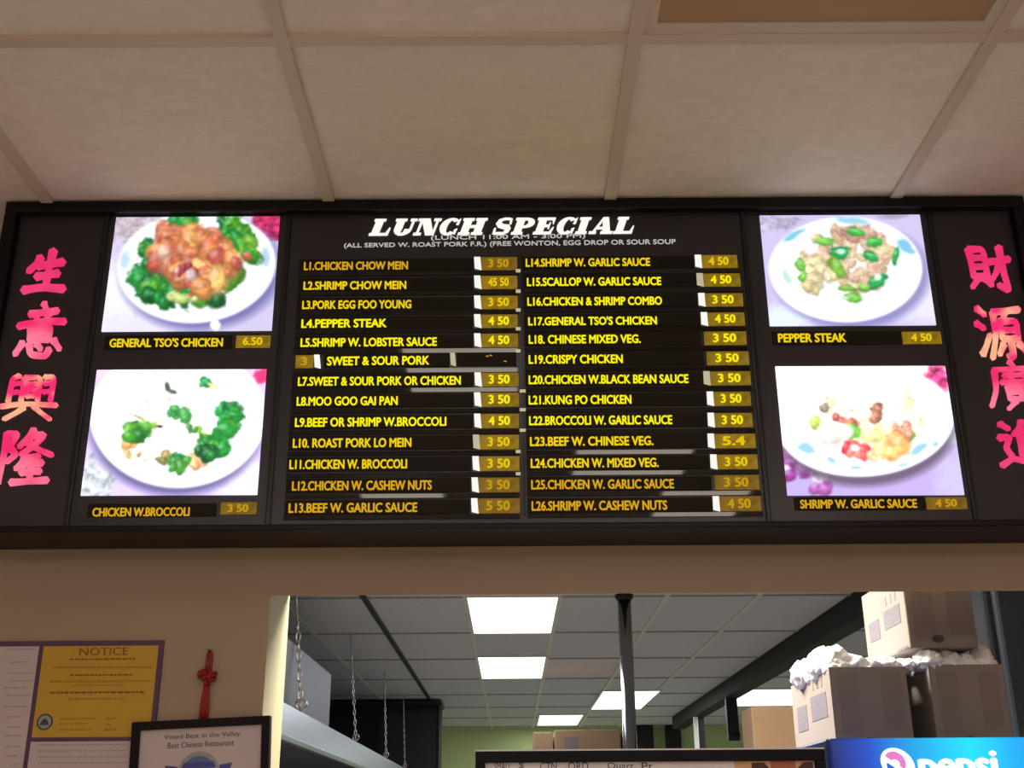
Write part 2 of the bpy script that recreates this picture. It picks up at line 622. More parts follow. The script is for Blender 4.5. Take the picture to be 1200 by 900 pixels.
for (xa, xb, ya, yb, lab) in [(478, 606, 402, 465, 'lit front ceiling lamp mirrored in the board between rows L5 and L8'),
                              (674, 803, 524, 563, 'lit front ceiling lamp mirrored in the board between rows L22 and L24'),
                              (422, 518, 562, 588, 'lit front ceiling lamp mirrored in the board round row L12'),
                              (772, 868, 572, 606, 'lit front ceiling lamp mirrored in the board beside rows L25 and L26')]:
    ax, ay = mirrored((xa), ya); b_x, by = mirrored(xb, yb)
    cx0, _ = mirrored(xa, (ya + yb) / 2); cx1, _ = mirrored(xb, (ya + yb) / 2)
    y0, y1 = min(ay, by), max(ay, by)
    t = empty('ceiling_lamp', ((cx0 + cx1) / 2, (y0 + y1) / 2, H), lab, 'ceiling lamp', 'lit lamps in the front ceiling')
    m = MB(); m.box(cx0 - .02, cx1 + .02, y0 - .02, y1 + .02, H - 0.012, H); m.build('frame', M['white_metal'], t)
    m = MB(); m.box(cx0, cx1, y0, y1, H - 0.018, H - 0.0121); m.build('diffuser', M['front_light'], t)
# ... and three unseen troffers added farther back to brighten the room
for i, (x, y, lab) in enumerate([(-1.3, -2.0, 'added unseen trough light over the left of the customer area'), (0.1, -2.9, 'added unseen trough light over the middle of the customer area'),
                                 (1.45, -2.0, 'added unseen trough light over the right of the customer area')]):
    t = empty('ceiling_lamp', (x, y, H), lab, 'ceiling lamp', 'lit lamps in the front ceiling')
    m = MB(); m.box(x - .32, x + .32, y - .62, y + .62, H - 0.02, H); m.build('frame', M['white_metal'], t)
    m = MB(); m.box(x - .3, x + .3, y - .6, y + .6, H - 0.026, H - 0.0201); m.build('diffuser', M['front_light'], t)
    area('front_fill_lamp', (x, y, H - 0.03), 0.6, 1.2, FRONT_POWER, FRONT_TINT)
# the unlit brown panel seen at the top edge
bxa, bxb = 0.219 + .0125, 0.834 - .0125
t = empty('ceiling_panel', (0.527, 1.3, H), 'brown recessed ceiling panel with pale rim, at the top right', 'ceiling panel')
m = MB()
y1, y0 = ROW - 0.0125, ROW - 0.61
m.box(bxa, bxb, y1 - 0.028, y1, H - 0.006, H); m.box(bxa, bxb, y0, y0 + .028, H - 0.006, H)
m.box(bxa, bxa + .02, y0 + .028, y1 - .028, H - 0.006, H); m.box(bxb - .02, bxb, y0 + .028, y1 - .028, H - 0.006, H)
m.build('frame', M['tbar'], t)
m = MB(); m.box(bxa + .02, bxb - .02, y0 + .028, y1 - .028, H - 0.003, H - 0.0005); m.build('panel', M['brown_panel'], t)

# ================================================================== THE MENU BOARD
BX0, BX1 = fY(12, 238, YB)[0], fY(1195, 235, YB)[0]
BZ1 = H - 0.004
BZ0 = fY(600, 620, YB - .02)[2]
board = empty('menu_board', ((BX0 + BX1) / 2, YW, BZ0), 'long black backlit menu board with yellow dish rows, food photos and pink characters', 'menu board')
FW = 0.026
FB = 0.013
m = MB()
m.box(BX0, BX1, YB - .02, YW, BZ1 - FW, BZ1, bev=.003)
m.box(BX0, BX1, YB - .02, YW, BZ0, BZ0 + FB, bev=.003)
m.box(BX0, BX0 + FW, YB - .02, YW, BZ0 + FB, BZ1 - FW, bev=.003)
m.box(BX1 - FW, BX1, YB - .02, YW, BZ0 + FB, BZ1 - FW, bev=.003)
m.build('frame', M['black_frame'], board)
PZ0, PZ1 = BZ0 + FB, BZ1 - FW
seams = [BX0 + FW, fY(88, 540, YB)[0], fY(327, 430, YB)[0], fY(885, 430, YB)[0], fY(1136, 560, YB)[0], BX1 - FW]
kinds = ['character_panel', 'photo_panel', 'menu_panel', 'photo_panel', 'character_panel']
panels = []
for i in range(5):
    m = MB(); m.box(seams[i] + .002, seams[i + 1] - .002, YB, YB + .01, PZ0, PZ1)
    panels.append(m.build(kinds[i], M['black_panel'], board))
for i in range(1, 5):
    m = MB(); m.box(seams[i] - .005, seams[i] + .005, YB - .007, YB + .008, PZ0, PZ1, bev=.002)
    m.build('mullion', M['mullion'], board)
m = MB(); m.box(BX0 + .03, BX1 - .03, YB + .02, YW - .01, PZ0, PZ1); m.build('light_box', M['white_metal'], board)


# ---- pink brush characters: each stroke a swelling ribbon, in a 100 x 100 box with y down
STROKES = {
 '生': (12.5, [[(32, 16), (26, 32), (8, 50)], [(28, 38), (88, 28)], [(28, 63), (80, 55)], [(60, 0), (56, 40), (54, 90)], [(2, 95), (45, 88), (98, 92)]]),
 '意': (8.6, [[(48, 0), (55, 11)], [(22, 20), (80, 14)], [(36, 22), (41, 33)], [(64, 18), (57, 31)], [(2, 42), (50, 33), (98, 34)], [(28, 44), (30, 68)], [(28, 45), (71, 42), (69, 68)], [(30, 56), (69, 54)], [(30, 68), (69, 66)],
            [(17, 72), (4, 93)], [(30, 74), (36, 94), (68, 97), (74, 84)], [(46, 74), (56, 84)], [(80, 68), (95, 84)]]),
 '興': (7.2, [[(26, 5), (14, 11), (12, 62)], [(14, 25), (28, 21)], [(12, 43), (28, 40)], [(72, 9), (89, 7), (88, 60)], [(73, 23), (88, 21)], [(73, 41), (88, 39)], [(36, 10), (35, 60)], [(36, 10), (65, 8), (65, 60)], [(43, 24), (58, 23)],
            [(43, 36), (44, 50)], [(43, 36), (58, 35), (57, 50)], [(44, 50), (57, 49)], [(0, 72), (40, 66), (100, 70)], [(42, 74), (32, 84), (10, 99)], [(60, 72), (72, 84), (92, 100)]]),
 '隆': (8.6, [[(10, 6), (9, 50), (6, 100)], [(10, 9), (30, 7), (18, 34)], [(18, 34), (33, 46), (16, 60)], [(60, 0), (50, 16), (36, 32)], [(54, 12), (82, 9), (62, 32), (42, 46)], [(50, 22), (70, 36), (100, 48)], [(46, 53), (76, 50)],
            [(50, 56), (36, 73)], [(46, 66), (84, 62)], [(46, 80), (82, 77)], [(65, 54), (64, 94)], [(30, 98), (98, 94)]]),
 '財': (10, [[(8, 4), (11, 68)], [(8, 6), (43, 4), (43, 68)], [(11, 25), (43, 24)], [(11, 45), (43, 44)], [(11, 66), (43, 65)], [(22, 70), (4, 90)], [(34, 70), (50, 86)], [(52, 34), (100, 28)], [(80, 0), (82, 60), (88, 100), (66, 86)], [(76, 36), (64, 60), (48, 78)]]),
 '源': (8.6, [[(6, 4), (22, 17)], [(0, 32), (16, 42)], [(4, 90), (14, 76), (26, 54)], [(38, 12), (97, 7)], [(40, 12), (38, 58), (24, 97)], [(66, 12), (58, 26)], [(50, 30), (52, 62)], [(50, 30), (87, 28), (85, 62)], [(52, 46), (85, 45)], [(52, 62), (85, 61)],
            [(69, 64), (69, 98), (58, 92)], [(52, 72), (40, 90)], [(84, 70), (100, 88)]]),
 '廣': (7.4, [[(48, 0), (55, 11)], [(14, 18), (100, 13)], [(16, 20), (14, 60), (0, 94)], [(32, 30), (92, 27)], [(47, 20), (47, 42)], [(74, 19), (74, 41)], [(26, 44), (98, 40)], [(61, 42), (61, 78)], [(37, 52), (38, 80)], [(37, 52), (87, 50), (86, 80)],
            [(38, 65), (86, 64)], [(38, 79), (86, 78)], [(50, 83), (32, 99)], [(72, 83), (93, 99)]]),
 '進': (9, [[(8, 5), (24, 17)], [(2, 36), (24, 34), (13, 58), (22, 76)], [(0, 96), (24, 80), (60, 93), (100, 95)], [(52, 0), (46, 14), (32, 30)], [(43, 22), (43, 76)], [(66, 2), (74, 14)], [(43, 22), (93, 17)], [(45, 38), (89, 35)], [(45, 54), (89, 51)], [(43, 72), (98, 67)], [(69, 20), (69, 70)]]),
}


def brush_character(ch, quad, material, parent):
    wid, strokes = STROKES[ch]
    wid *= 1.28
    a, b, c, d = [np.array(q, dtype=float) for q in quad]
    m = MB()

    def at(x, y):
        u, w = x / 100.0, 1 - y / 100.0
        p = a * (1 - u) * (1 - w) + b * u * (1 - w) + c * u * w + d * (1 - u) * w
        return (p[0], p[1])

    rnd = random.Random(ord(ch))
    for si, st in enumerate(strokes):
        pts = [np.array(p, dtype=float) for p in st]
        # resample with a rounded path
        path = []
        for i in range(len(pts) - 1):
            for k in range(6):
                path.append(pts[i] + (pts[i + 1] - pts[i]) * (k / 6))
        path.append(pts[-1])
        for _ in range(2):
            path = [path[0]] + [(path[i - 1] + 2 * path[i] + path[i + 1]) / 4 for i in range(1, len(path) - 1)] + [path[-1]]
        n = len(path)
        L, R = [], []
        flat = abs(pts[-1][1] - pts[0][1]) < abs(pts[-1][0] - pts[0][0]) * .4
        for i, p in enumerate(path):
            t = path[min(i + 1, n - 1)] - path[max(i - 1, 0)]
            t = t / (np.linalg.norm(t) + 1e-9)
            f = i / (n - 1)
            w = wid * (.5 + .12 * abs(2 * f - 1) ** 1.5) * (1.0 if flat else 1.12 - .30 * f)
            w *= 1 + .06 * rnd.uniform(-1, 1)
            nn = np.array((-t[1], t[0]))
            L.append(p + nn * w); R.append(p - nn * w)
        # blunt, slightly slanted ends
        t0 = path[0] - path[1]; t0 = t0 / np.linalg.norm(t0); t1 = path[-1] - path[-2]; t1 = t1 / np.linalg.norm(t1)
        cap0, cap1 = path[0] + t0 * wid * .42, path[-1] + t1 * wid * .42
        ring = [cap0] + L + [cap1] + R[::-1]
        y0 = YB - .0040 - .00006 * si
        k = len(ring)
        vs = [(*at(*p), ) for p in ring]
        front = [(x, y0, z) for x, z in vs]; back = [(x, YB, z) for x, z in vs]
        fs = [(0, 1, k - 1)] + [(i, i + 1, k - i - 1, k - i) for i in range(1, n)] + [(n, n + 1, n + 2)]
        fs += [(i, k + i, k + (i + 1) % k, (i + 1) % k) for i in range(k)]
        m.add(front + back, fs)
    m.build('character', material, parent)


CH = [('生', (27, 291, 82, 346), 'plain_pink'), ('意', (17, 353, 79, 423), 'pink'), ('興', (0, 435, 71, 495), 'pink2'), ('隆', (-4, 501, 64, 570), 'pink'),
      ('財', (1131, 287, 1187, 345), 'plain_pink'), ('源', (1142, 356, 1203, 425), 'pink2'), ('廣', (1155, 421, 1221, 483), 'pink'), ('進', (1167, 491, 1233, 551), 'plain_pink')]
for i, (ch, (xa, ya, xb, yb), mt) in enumerate(CH):
    A, B = fY(xa + 3, (ya + yb) / 2, YB), fY(xb - 3, (ya + yb) / 2, YB)
    T, Q = fY((xa + xb) / 2, ya + 3, YB), fY((xa + xb) / 2, yb - 3, YB)
    brush_character(ch, [(A[0], Q[2]), (B[0], Q[2]), (B[0], T[2]), (A[0], T[2])], M[mt], panels[0] if i < 4 else panels[4])


# ---- title in fat slanted serif letters, built stroke by stroke (cap height 1)
def serif_title(parent):
    TK, TN_, SF = 0.50, 0.15, 0.13
    L = {}

    def R(x0, z0, x1, z1):
        return [(x0, z0), (x1, z0), (x1, z1), (x0, z1)]

    def stem(x, w=TK):
        return [R(x, 0, x + w, 1), R(x - .12, 0, x + w + .12, SF), R(x - .12, 1 - SF, x + w + .12, 1)]

    def arc(cx, cz, rx, rz, ix, iz, a0, a1, off=0.0):
        n = 14
        o = []
        for k in range(n + 1):
            a = math.radians(a0 + (a1 - a0) * k / n)
            o.append((cx + rx * math.cos(a), cz + rz * math.sin(a), cx + off + ix * math.cos(a), cz + iz * math.sin(a)))
        return [[(o[k][0], o[k][1]), (o[k + 1][0], o[k + 1][1]), (o[k + 1][2], o[k + 1][3]), (o[k][2], o[k][3])] for k in range(n)]

    L['L'] = (stem(.12) + [R(.5, 0, 1.25, SF), [(1.05, SF), (1.25, SF), (1.25, .46), (1.18, .46)]], 1.36)
    L['I'] = (stem(.12), .86)
    L['U'] = ([R(.12, .3, .12 + TK, 1), R(0, 1 - SF, .74, 1), R(1.12, .35, 1.12 + TN_, 1), R(.98, 1 - SF, 1.42, 1)] +
              arc(.695, .36, .575, .36, .12, .24, 180, 360, 0) + [[(.5, .0), (.85, .0), (1.2, .2), (.85, .16)]], 1.46)
    L['N'] = ([R(.16, 0, .16 + TN_, 1), R(0, 0, .5, SF), R(0, 1 - SF, .5, 1), [(.16, 1), (.76, 1), (1.36, 0), (.80, 0)], R(1.21, 0, 1.36, 1), R(1.03, 1 - SF, 1.5, 1)], 1.5)
    L['C'] = (arc(.7, .5, .66, .52, .2, .40, 48, 312) + [[(1.05, .62), (1.22, .62), (1.24, 1.0), (1.1, .88)], [(1.05, .30), (1.24, .38), (1.2, .02), (1.06, .1)]], 1.36)
    L['H'] = (stem(.12) + stem(.98) + [R(.5, .43, 1.1, .57)], 1.66)
    L['S'] = ([[(.12, .02), (.28, .12), (.22, .4), (.1, .36)], [(1.02, .62), (1.14, .64), (1.1, .98), (.96, .88)]] +
              [[(.2, .0), (.8, -.02), (.8, .13), (.24, .13)], [(.8, -.02), (1.14, .14), (.84, .2), (.8, .13)], [(1.14, .14), (1.2, .38), (.86, .30), (.84, .2)], [(1.2, .38), (1.02, .58), (.62, .62), (.86, .30)],
               [(.86, .30), (.62, .62), (.46, .72), (.34, .44)], [(.34, .44), (.46, .72), (.46, .82), (.1, .66)], [(.1, .66), (.46, .82), (.56, .88), (.24, .92)], [(.24, .92), (.56, .88), (.7, .9), (.6, 1.02)], [(.6, 1.02), (.7, .9), (1.04, .88), (1.0, 1.0)]], 1.3)
    L['P'] = (stem(.12) + arc(.7, .70, .62, .30, .2, .18, -90, 90) + [R(.5, .88, .75, 1), R(.5, .40, .75, .52)], 1.4)
    L['E'] = (stem(.12) + [R(.5, 0, 1.2, SF), R(.5, 1 - SF, 1.16, 1), R(.5, .44, .95, .57), [(1.02, SF), (1.2, SF), (1.24, .42), (1.16, .42)], [(1.0, 1 - SF), (1.16, 1 - SF), (1.16, .62), (1.1, .62)], [(.86, .32), (.95, .32), (.95, .7), (.86, .7)]], 1.34)
    L['A'] = ([[(.12, 0), (.28, 0), (.78, 1), (.62, 1)], [(.60, 1), (.98, 1), (1.42, 0), (.88, 0)], R(-.02, 0, .46, SF), R(.74, 0, 1.54, SF), R(.34, .28, 1.1, .40)], 1.54)
    plan = []
    x = 0
    for w in ('LUNCH', 'SPECIAL'):
        for ch in w:
            polys, adv = L[ch]
            plan.append((polys, x)); x += adv + .05
        x += .45
    total = x - .5
    xa, za = 432, 276.5
    xb, zb = 742, 274.0
    A = fY(xa, za, YB); B = fY(xb, zb, YB); T = fY(590, 256.5, YB); Q = fY(590, 275.5, YB)
    hh = T[2] - Q[2]
    sx = (B[0] - A[0]) / total
    for polys, ox in plan:
        m = MB()
        for poly in polys:
            pts = []
            for (u, w) in poly:
                X = A[0] + (ox + u) * sx + w * hh * .34
                Z = A[2] + (B[2] - A[2]) * ((ox + u) / total) + w * hh
                pts.append((X, Z))
            m.plate(pts, YB - .004, YB - .0002)
        m.build('title_letter', M['title'], parent)


serif_title(panels[2])
q = quad_px(505, 279.5, 686, 277, 6.5, 6.5, YB)
lettering('subtitle', '(LUNCH 11:00 AM - 3:00 PM)', q, YB, M['subtitle'], panels[2], bold=.01)
q = quad_px(403, 288.5, 792, 284, 6.5, 7.5, YB)
lettering('subtitle', '(ALL SERVED W. ROAST PORK F.R.) (FREE WONTON, EGG DROP OR SOUR SOUP', q, YB, M['subtitle'], panels[2], bold=.012)

# ---- rows: text, x0, x1, y, tab y, tab x0, tab x1, price, leak (0 none, 1 dim, 2 bright), brightness
LEFT = [('L1.CHICKEN CHOW MEIN', 356, 478, 311.5, 308.5, 563.5, 606, '3 50', 2, 0), ('L2.SHRIMP CHOW MEIN', 355.5, 476, 334.5, 330.5, 563.5, 606, '45 50', 2, 1),
        ('L3.PORK EGG FOO YOUNG', 354, 482, 357, 354, 563.5, 606.5, '3 50', 2, 1), ('L4.PEPPER STEAK', 353, 453, 379, 376, 563.5, 606.5, '4 50', 2, 2),
        ('L5.SHRIMP W. LOBSTER SAUCE', 352, 512, 401, 398.5, 563.5, 607, '4 50', 2, 2), None,
        ('L7.SWEET & SOUR PORK OR CHICKEN', 349, 540, 446.5, 444.5, 564, 607.5, '3 50', 2, 2), ('L8.MOO GOO GAI PAN', 347.5, 466, 470, 468, 563.5, 608, '3 50', 2, 2),
        ('L9.BEEF OR SHRIMP W.BROCCOLI', 345.5, 523, 494.5, 493, 563.5, 608, '4 50', 2, 2), ('L10. ROAST PORK LO MEIN', 343, 482, 519, 517.7, 562, 608, '3 50', 1, 1),
        ('L11.CHICKEN W. BROCCOLI', 339, 477, 544, 543, 561.5, 608.5, '3 50', 2, 1), ('L12.CHICKEN W. CASHEW NUTS', 342, 506, 569, 568, 560.5, 608.5, '3 50', 2, 0),
        ('L13.BEEF W. GARLIC SAUCE', 338, 489, 595, 592.5, 560, 609, '5 50', 2, 0)]
RIGHT = [('L14.SHRIMP W. GARLIC SAUCE', 616, 762, 307.5, 306, 822, 863.5, '4 50', 2, 1), ('L15.SCALLOP W. GARLIC SAUCE', 617.5, 775, 330, 327.7, 824, 867, '4 50', 1, 2),
         ('L16.CHICKEN & SHRIMP COMBO', 618, 776, 353, 351, 826, 870, '3 50', 2, 2), ('L17.GENERAL TSO\'S CHICKEN', 619, 770, 376, 373.6, 829, 872, '4 50', 2, 2),
         ('L18. CHINESE MIXED VEG.', 619.5, 751, 397.5, 396, 826, 874, '3 50', 0, 2), ('L19.CRISPY CHICKEN', 619.5, 730, 421, 419.5, 829, 877, '3 50', 0, 2),
         ('L20.CHICKEN W.BLACK BEAN SAUCE', 619.5, 807, 444.5, 443, 832, 879, '3 50', 1, 2), ('L21.KUNG PO CHICKEN', 619.5, 740, 468.5, 467, 836, 879, '3 50', 2, 2),
         ('L22.BROCCOLI W. GARLIC SAUCE', 620, 788, 492.5, 492, 837, 881, '3 50', 2, 2), ('L23.BEEF W. CHINESE VEG.', 621, 766, 517, 516.5, 837, 884.5, '5.4', 2, 1),
         ('L24.CHICKEN W. MIXED VEG.', 622, 772, 542.5, 541, 840, 887, '3 50', 2, 1), ('L25.CHICKEN W. GARLIC SAUCE', 622.5, 790, 567.5, 565, 838.5, 889, '3 50', 0, 0),
         ('L26.SHRIMP W. CASHEW NUTS', 623, 782, 592.5, 590, 843, 891, '4 50', 2, 0)]
YS = YB - .003            # strips stand a little proud of the panel


def slab(px0, px1, py, h, y0, y1, dz=0.0):
    a = fY(px0, py + h / 2, y0); b = fY(px1, py - h / 2, y0)
    m = MB(); m.box(a[0], b[0], y0, y1, a[2] + dz, b[2] + dz)
    return m


def leak(parent, px0, px1, py, h, kind):
    """sliver of the white lamp box seen between strip and tab"""
    a = fY(px0, py - h / 2, YS); b = fY(px1, py - h / 2, YS); c = fY(px1 + 1.5, py + h / 2 + 1, YS); d = fY(px0 + .8, py + h / 2 - 1, YS)
    m = MB(); m.plate([(d[0], d[2]), (c[0], c[2]), (b[0], b[2]), (a[0], a[2])], YS - .0012, YS)
    m.build('lit_gap', M['leak'] if kind == 2 else M['leak_dim'], parent)


def price(parent, body, px0, px1, py, h, bright):
    q = quad_px(px0 + (px1 - px0) * .20, py + .3, px0 + (px1 - px0) * .77, py, h * .66, h * .66, YS)
    lettering('price', body, q, YS - .001, M['digit%d' % bright], parent, bold=.04)


def row(col_x0, col_x1, r):
    body, x0, x1, y, ty, tx0, tx1, pr, lk, br = r
    hs = 15 + (y - 300) * .011
    s = slab(col_x0(y), tx0 - (9 if lk == 2 else 5), (y + ty) / 2 + .3, hs, YS, YB).build('menu_strip', M['strip'], board)
    hc = 9.6 + (y - 300) * .006
    tilt = (x1 - x0) * 0.0075
    lettering('lettering', body, quad_px(x0, y + tilt / 2, x1, y - tilt / 2, hc, hc, YS), YS, M['yellow%d' % br], s, bold=.034)
    ht = 14.5 + (y - 300) * .009
    t = slab(tx0, tx1, ty, ht, YS - .001, YB).build('price_tab', M['amber%d' % br], board)
    price(t, pr, tx0, tx1, ty, ht, br)
    if lk:
        leak(t, tx0 - 8, tx0 - .6, ty, ht, lk)


lx = lambda y: 351 - (y - 300) * .062
rx_ = lambda y: 613 + (y - 300) * .018
for r in LEFT:
    if r:
        row(lx, None, r)
for r in RIGHT:
    row(rx_, None, r)
# row 6: its strip has slid right and its tab sits on the left
s = slab(379, 527, 422.5, 15.5, YS, YB).build('menu_strip', M['strip'], board)
lettering('lettering', 'SWEET & SOUR PORK', quad_px(383, 423.3, 503, 422.2, 10.5, 10.5, YS), YS, M['yellow2'], s, bold=.034)
t = slab(346, 367.5, 423.5, 14.5, YS - .001, YB).build('price_tab', M['amber1'], board)
lettering('price', '3', quad_px(352, 423.5, 360, 423.5, 10, 10, YS), YS - .001, M['digit0'], t, bold=.03)
leak(t, 368, 374.5, 423.5, 15.5, 2)
b6 = slab(535, 605, 421, 15, YS, YB).build('blank_strip', M['strip'], board)
leak(b6, 527.5, 533, 421, 15, 1)
for (px, py) in ((569, 417.5), (573, 416.5), (590, 423.5)):
    a = fY(px, py, YS)
    m = MB(); m.plate([(a[0], a[2]), (a[0] + .006, a[2] - .0015), (a[0] + .0065, a[2] - .0005), (a[0] + .0035, a[2] + .0016)], YS - .0008, YS)
    m.build('scrap', M['yellow0'], b6)
# gloss rails between the rows
for colx, rows, x1f in ((lx, [r[4] if r else 422 for r in LEFT], lambda y: 608 + (y - 300) * .003), (rx_, [r[4] for r in RIGHT], lambda y: 866 + (y - 300) * .093)):
    edges = [rows[0] - 23] + rows + [rows[-1] + 24.5]
    for i in range(len(rows)):
        y = (rows[i] + edges[i + 2]) / 2 + .8
        slab(colx(y), x1f(y), y, 6.6, YB - .0034, YB).build('rail', M['black_rail'], board)
m = MB()
a = fY(611.5, 300, YB); b = fY(611.5, 604, YB)
m.box(a[0] - .0025, a[0] + .0025, YB - .0045, YB, b[2], a[2]); m.build('mullion', M['mullion'], board)
for y in (317, 341, 363, 385, 411, 458, 480, 504, 529, 555):
    t = slab(604.5 if y % 2 else 609, 610 if y % 2 else 616, y, 3.4, YB - .0055, YB - .0034).build('clip', M['leak_dim'], board)  # reflective bits along the divider, their shine painted as emission


# ---- the four backlit food photos, painted as prints
def hash_noise(shape, n, rng):
    g = rng.random((n + 2, n + 2))
    yy = np.linspace(0, n, shape[0]); xx = np.linspace(0, n, shape[1])
    yi, xi = yy.astype(int), xx.astype(int)
    fy, fx = (yy - yi)[:, None], (xx - xi)[None]
    fy, fx = fy * fy * (3 - 2 * fy), fx * fx * (3 - 2 * fx)
    a = g[yi][:, xi]; b = g[yi][:, xi + 1]; c = g[yi + 1][:, xi]; d = g[yi + 1][:, xi + 1]
    return (a * (1 - fx) + b * fx) * (1 - fy) + (c * (1 - fx) + d * fx) * fy


class Print:
    def __init__(self, corners, bg, seed, nx=250, ny=176):
        self.rng = np.random.default_rng(seed)
        self.nx, self.ny = nx, ny
        tl, tr, br, bl = [np.array(c, dtype=float) for c in corners]
        u = np.linspace(0, 1, nx)[None, :, None]; v = np.linspace(0, 1, ny)[:, None, None]
        p = (tl * (1 - u) + tr * u) * (1 - v) + (bl * (1 - u) + br * u) * v
        self.X, self.Y = p[..., 0], p[..., 1]
        self.C = np.ones((ny, nx, 3)) * np.array(bg)
        self.w1 = hash_noise((ny, nx), 26, self.rng) - .5
        self.w2 = hash_noise((ny, nx), 70, self.rng) - .5
        self.w3 = hash_noise((ny, nx), 11, self.rng) - .5
        self.corners = corners

    def ell(self, cx, cy, rx, ry, col, rot=0, soft=.12, rag=0.0, alpha=1.0, tex=0.0):
        a = math.radians(rot)
        dx, dy = self.X - cx, self.Y - cy
        x = dx * math.cos(a) + dy * math.sin(a); y = -dx * math.sin(a) + dy * math.cos(a)
        d = np.sqrt((x / rx) ** 2 + (y / ry) ** 2) + rag * (self.w1 + .6 * self.w2)
        k = np.clip((1 + soft / 2 - d) / max(soft, 1e-3), 0, 1)[..., None] * alpha
        c = np.array(col, dtype=float)[None, None] * (1 + tex * (self.w1 + self.w2)[..., None])
        self.C = self.C * (1 - k) + c * k

    def heap(self, cx, cy, rx, ry, n, size, palette, rot=0, squash=(.5, 1), shade=.72, rag=.5):
        """many overlapping bits of food: each with a darker foot, a body and a light top"""
        r = self.rng
        pts = []
        for _ in range(n):
            a, q = r.random() * 2 * PI, math.sqrt(r.random())
            x, y = rx * q * math.cos(a), ry * q * math.sin(a)
            t = math.radians(rot)
            pts.append((cx + x * math.cos(t) - y * math.sin(t), cy + x * math.sin(t) + y * math.cos(t)))
        pts.sort(key=lambda p: p[1])
        for (x, y) in pts:
            s = size * (.6 + .8 * r.random()); e = s * (squash[0] + (squash[1] - squash[0]) * r.random())
            ro = r.random() * 180
            c = np.array(palette[r.integers(len(palette))], dtype=float)
            self.ell(x + .1 * s, y + .22 * s, s, e, c * shade, ro, .5, rag)
            self.ell(x, y, s * .92, e * .9, c, ro, .5, rag, tex=.35)
            self.ell(x - .2 * s, y - .25 * s, s * .42, e * .36, c * .6 + np.array((255, 255, 255)) * .42, ro, .9, rag, .7)

    def build(self, material, parent, label):
        y = YB - .004
        tl, tr, br, bl = [fY(c[0], c[1], y) for c in self.corners]
        x0, x1 = tl[0] * .5 + bl[0] * .5, tr[0] * .5 + br[0] * .5
        z1, z0 = tl[2] * .5 + tr[2] * .5, bl[2] * .5 + br[2] * .5
        dzdx = ((tr[2] - tl[2]) + (br[2] - bl[2])) / 2 * .3
        u = np.linspace(0, 1, self.nx)[None, :] * np.ones((self.ny, 1)); v = np.linspace(0, 1, self.ny)[:, None] * np.ones((1, self.nx))
        vx = x0 + (x1 - x0) * u; vz = z1 + (z0 - z1) * v + dzdx * (u - .5)
        vs = np.stack([vx, np.full_like(vx, y), vz], -1).reshape(-1, 3)
        i = np.arange(self.nx * self.ny).reshape(self.ny, self.nx)
        fs = np.stack([i[1:, :-1], i[1:, 1:], i[:-1, 1:], i[:-1, :-1]], -1).reshape(-1, 4)
        n = len(vs)
        rim = [*i[0, :-1], *i[:-1, -1], *i[-1, :0:-1], *i[:0:-1, 0]]
        back = [(p[0], YB, p[2]) for p in vs[rim]]
        faces = fs.tolist()
        k = len(rim)
        for a in range(k):
            b = (a + 1) % k
            faces.append([int(rim[a]), int(rim[b]), n + b, n + a])
        o = obj('food_photo', vs.tolist() + back, faces, material, parent)
        C = self.C
        for _ in range(2):
            P = np.pad(C, ((1, 1), (1, 1), (0, 0)), 'edge')
            C = (P[1:-1, :-2] + 2 * P[1:-1, 1:-1] + P[1:-1, 2:]) / 4
            P = np.pad(C, ((1, 1), (1, 1), (0, 0)), 'edge')
            C = (P[:-2, 1:-1] + 2 * P[1:-1, 1:-1] + P[2:, 1:-1]) / 4
        c = np.clip(C, 0, 255) / 255.0
        c = np.where(c <= .04045, c / 12.92, ((c + .055) / 1.055) ** 2.4).reshape(-1, 3)
        c = np.vstack([c, c[[int(r) for r in rim]]])
        at = o.data.color_attributes.new('print', 'FLOAT_COLOR', 'POINT')
        at.data.foreach_set('color', np.hstack([c, np.ones((len(c), 1))]).astype(np.float32).ravel())
        o['label'] = label
        return o


GREENS = [(16, 120, 46), (30, 150, 60), (70, 160, 40), (14, 96, 44), (24, 136, 52)]
# General chicken: orange pieces inside a broccoli ring
p = Print([(135, 255), (326, 253), (320, 387), (120, 388)], (214, 206, 238), 3)
p.ell(150, 262, 40, 22, (196, 180, 190), 0, .9, .8, .9, .3)
p.ell(134, 350, 26, 34, (240, 240, 250), 10, .7, .8, .9)
p.ell(150, 382, 60, 14, (232, 228, 250), 0, .6, .4, .8)
p.ell(318, 262, 24, 20, (196, 50, 104), 20, .3, .4, 1, .5)
p.ell(308, 372, 34, 22, (206, 196, 232), -20, .6, .2, .8)
p.ell(236, 320, 95, 67, (104, 104, 168), -4, .16, 0, .85)
p.ell(230, 313, 93, 66, (250, 252, 255), -4, .04)
p.ell(226, 306, 74, 50, (240, 244, 250), -4, .2, 0, .8)
p.ell(146, 306, 5, 11, (178, 208, 232), 10, .8, .5, .8); p.ell(311, 303, 5, 12, (160, 196, 232), -6, .8, .5, .8)
p.heap(172, 300, 10, 22, 12, 9, GREENS); p.heap(174, 325, 20, 14, 16, 11, GREENS); p.heap(196, 344, 30, 12, 24, 10, GREENS)
p.heap(276, 272, 18, 10, 14, 10, GREENS, 30); p.heap(288, 290, 8, 14, 10, 9, [(90, 170, 40), (40, 140, 40), (120, 180, 60)]); p.heap(262, 322, 20, 14, 18, 10, GREENS, -30)
p.heap(243, 349, 14, 8, 8, 9, GREENS); p.heap(212, 258, 12, 5, 6, 8, GREENS)
p.heap(214, 347, 16, 5, 7, 7, [(190, 210, 120), (210, 220, 150)])
